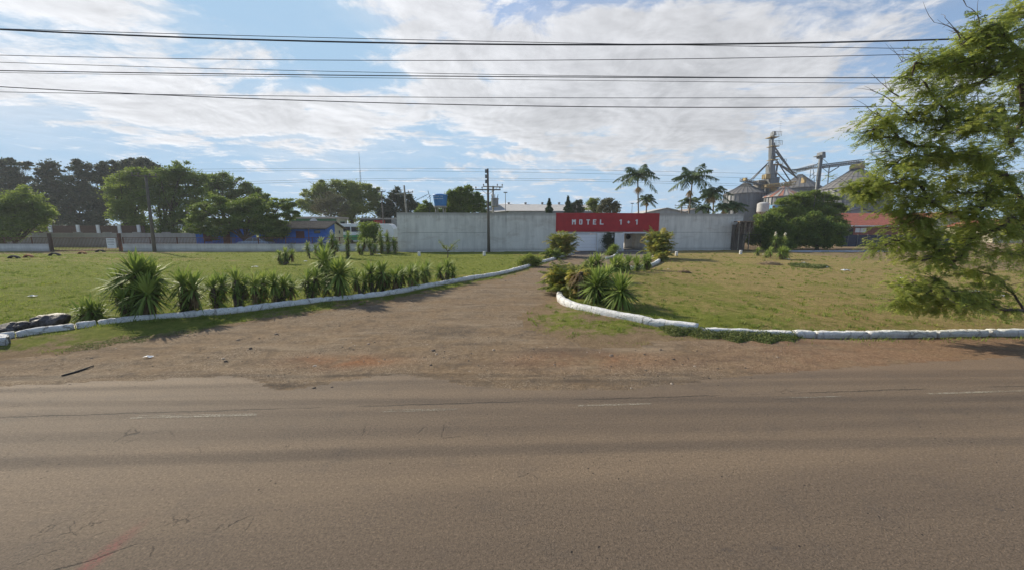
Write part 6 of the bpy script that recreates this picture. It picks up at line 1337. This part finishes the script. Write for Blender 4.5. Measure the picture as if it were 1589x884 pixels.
# gravel stones
def stones():
    ic = [(0,0,1),(.9,0,.3),(.28,.85,.3),(-.72,.53,.3),(-.72,-.53,.3),(.28,-.85,.3),(0,0,-.6)]
    fc = [(0,1,2,2),(0,2,3,3),(0,3,4,4),(0,4,5,5),(0,5,1,1),(6,2,1,1),(6,3,2,2),(6,4,3,3),(6,5,4,4),(6,1,5,5)]
    base = np.array(ic)*[1,1,.75]; quads = np.array([(0,1,2,2)])
    # build as degenerate-free octahedra of quads: top cap and skirts
    N = 12000; Y_ = 5.6+22*rng.random(N)**1.5; X_ = rng.uniform(-1.35,1.35,N)*Y_; d_ = inside_lawn(X_,Y_); re = Y_-road_edge(X_); cl_ = wob(X_,Y_,1.7,1)+.7*wob(X_,Y_,5,2)
    keep = (d_ < .15) & (re > -.5) & ((cl_ > .0) | (rng.random(N) < .3)) & ((re > .35+.25*wob(X_,Y_,2,2)) | (rng.random(N) < .15)) & ~((X_ > 6) & (rng.random(N) < .85))
    X_, Y_ = X_[keep], Y_[keep]; n = len(X_); s = np.exp(rng.normal(-4.95,.6,n)); s = np.clip(s,.004,.04)*(1+.02*Y_); Z_ = hgt(X_,Y_)
    cube = np.array([(-1,-1,-.5),(1,-1,-.5),(1,1,-.5),(-1,1,-.5),(-.6,-.6,.6),(.6,-.6,.6),(.6,.6,.6),(-.6,.6,.6)])
    V = cube[None]*rng.uniform(.6,1.2,(n,8,1))*s[:,None,None]*np.stack([rng.uniform(.7,1.3,n),rng.uniform(.7,1.3,n),rng.uniform(.5,1.,n)],1)[:,None,:]
    th = rng.uniform(0,6.28,n); c_, s_ = np.cos(th)[:,None], np.sin(th)[:,None]; V = np.stack([V[...,0]*c_-V[...,1]*s_, V[...,0]*s_+V[...,1]*c_, V[...,2]], -1)+np.stack([X_,Y_,Z_],1)[:,None]
    Fc = np.array([(4,5,6,7),(0,1,5,4),(1,2,6,5),(2,3,7,6),(3,0,4,7)]); Fq = (np.arange(n)*8)[:,None,None]+Fc[None]
    m, nt, b, out = new_mat('loose_stone'); nt.put(b.inputs['Base Color'], nt.ramp(nt.attr('rnd'), [(0,(.035,.028,.024)),(.5,(.10,.075,.055)),(.85,(.22,.165,.12)),(1,(.40,.34,.27))])); b.inputs['Roughness'].default_value = .9
    o = quads_mesh('gravel_stones', V.reshape(-1,3), Fq.reshape(-1,4), np.repeat(rng.random(n),5), m); tag(o, 'loose stones scattered over the dirt driveway', 'gravel', kind='stuff')
stones()
# boulders
def boulder(px, py, sx, sy, sz, label, seed):
    b = GH(px, py); import bmesh; bm = bmesh.new(); bmesh.ops.create_icosphere(bm, subdivisions=4, radius=1); r = np.random.default_rng(seed); ks = r.normal(size=(10,3))*2.2; ph = r.uniform(0,6.28,10)
    for v in bm.verts:
        c = np.array(v.co); dd_ = sum(math.sin(float(k@c)+p_)*.05 for k, p_ in zip(ks, ph))+sum(abs(math.sin(float(k@c)*2.3+p_))*.035 for k, p_ in zip(ks, ph)); c = c*(1+dd_-.1)
        # facet
        for k in ks[:5]: kk = k/np.linalg.norm(k); t = float(kk@c); c = c-kk*max(0, t-.78)
        v.co = Vector((c[0]*sx, c[1]*sy, c[2]*sz+sz*.55))
    me = bpy.data.meshes.new('boulder'); bm.to_mesh(me); bm.free(); me.polygons.foreach_set('use_smooth', [True]*len(me.polygons)); o = link_mesh('boulder', me, rock_m); o.location = b; o.rotation_euler = (0,0,seed); tag(o, label, 'rock', 'dark boulders behind the left kerb')
boulder(88,509,.27,.24,.20,'largest rounded grey boulder at the right end of the pile',3); boulder(60,512,.19,.18,.14,'brownish boulder left of the largest one',5); boulder(34,516,.19,.18,.14,'dark jagged boulder in the middle of the pile',8); boulder(14,519,.19,.18,.13,'dark boulder second from the left edge',11); boulder(-6,521,.18,.18,.12,'dark boulder cut by the left edge of the picture',13); boulder(70,505,.2,.18,.15,'grey boulder behind the largest one',17)
# small white markers on the lawn
def marker(px, py, label):
    b = GH(px, py); q = MB(); q.lathe((0,0,-.05), [(.13,0),(.13,.42),(.11,.45)], 14); o = q.build('marker_post', kerb_mat); o.location = b; tag(o, label, 'bollard', 'small white marker posts')
marker(650.5,398,'small white marker post under the left part of the grey wall'); marker(751.5,398,'small white marker post just left of the tall pole'); marker(1049.5,398,'small white marker post right of the gateway palms'); marker(1149,396,'small white marker post near the right wall corner')
# litter
def litter(px, py, s, label):
    b = GH(px, py); n = 7; vs_ = []; fs = []; r = random.Random(px)
    for i in range(n):
        for j in range(5): vs_.append(((i/(n-1)-.5)*s*2, (j/4-.5)*s, r.uniform(.0,.45)*s*(1-abs(i/(n-1)-.5)))) 
    for i in range(n-1):
        for j in range(4): fs.append((i*5+j,(i+1)*5+j,(i+1)*5+j+1,i*5+j+1))
    me = bpy.data.meshes.new('litter'); me.from_pydata(vs_,[],fs); o = link_mesh('litter', me, litter_m); o.location = b+Vector((0,0,.02)); tag(o, label, 'litter', 'white scraps of litter on the lawns')
for px, py, s, l in [(51,461,.14,'pale crumpled scrap on the left lawn above the boulders'),(396,416,.18,'white scrap on the lawn left of the three-headed yucca'),(474,407,.14,'white scrap on the lawn right of the three-headed yucca'),(587,396,.2,'white bag at the foot of the flowering yuccas by the wall'),(1248,410,.2,'white scrap above the dark weed patch'),(1284,417,.12,'pale scrap right of the dark weed patch'),(1312,421,.22,'wider white scrap on the middle of the right lawn'),(1222,404,.2,'bluish scrap beside the bushiest yucca'),(1184,397,.12,'white scrap between the small yuccas'),(1399,434,.1,'white scrap below the feathery branches'),(1512,455,.16,'white scrap behind the drooping branch'),(1554,461,.12,'white scrap farthest right on the lawn'),(1037,420,.07,'tiny white scrap near the gateway palms'),(230,553,.08,'pale flat scrap lying on the dirt driveway')]: litter(px, py, s, l)
q = MB(); pts = [G(96,582), G(112,577), G(128,571), G(145,565)]; q.tube([(x,y,hz1(x,y)+.015) for x, y in pts], [.012,.02,.018,.01], 6); tag(q.build('dark_stick', tyre_m), 'dark strip of rubber lying on the dirt at left', 'debris')

# ---------------------------------------------------------------- the air
hzm = bpy.data.materials.new('haze_air'); hzm.use_nodes = True; nt = NT(hzm.node_tree); nt.n.clear()
ho = nt.new('ShaderNodeOutputMaterial'); pv = nt.new('ShaderNodeVolumePrincipled'); pv.inputs['Color'].default_value = (.86,.92,1,1); pv.inputs['Density'].default_value = .0005; pv.inputs['Anisotropy'].default_value = .2
nt.l.new(pv.outputs[0], ho.inputs['Volume'])
q = MB(); q.bx(-330, 330, -40, 330, -1.4, 32); tag(q.build('haze', hzm), 'thin pale haze in the air', 'haze', kind='stuff')
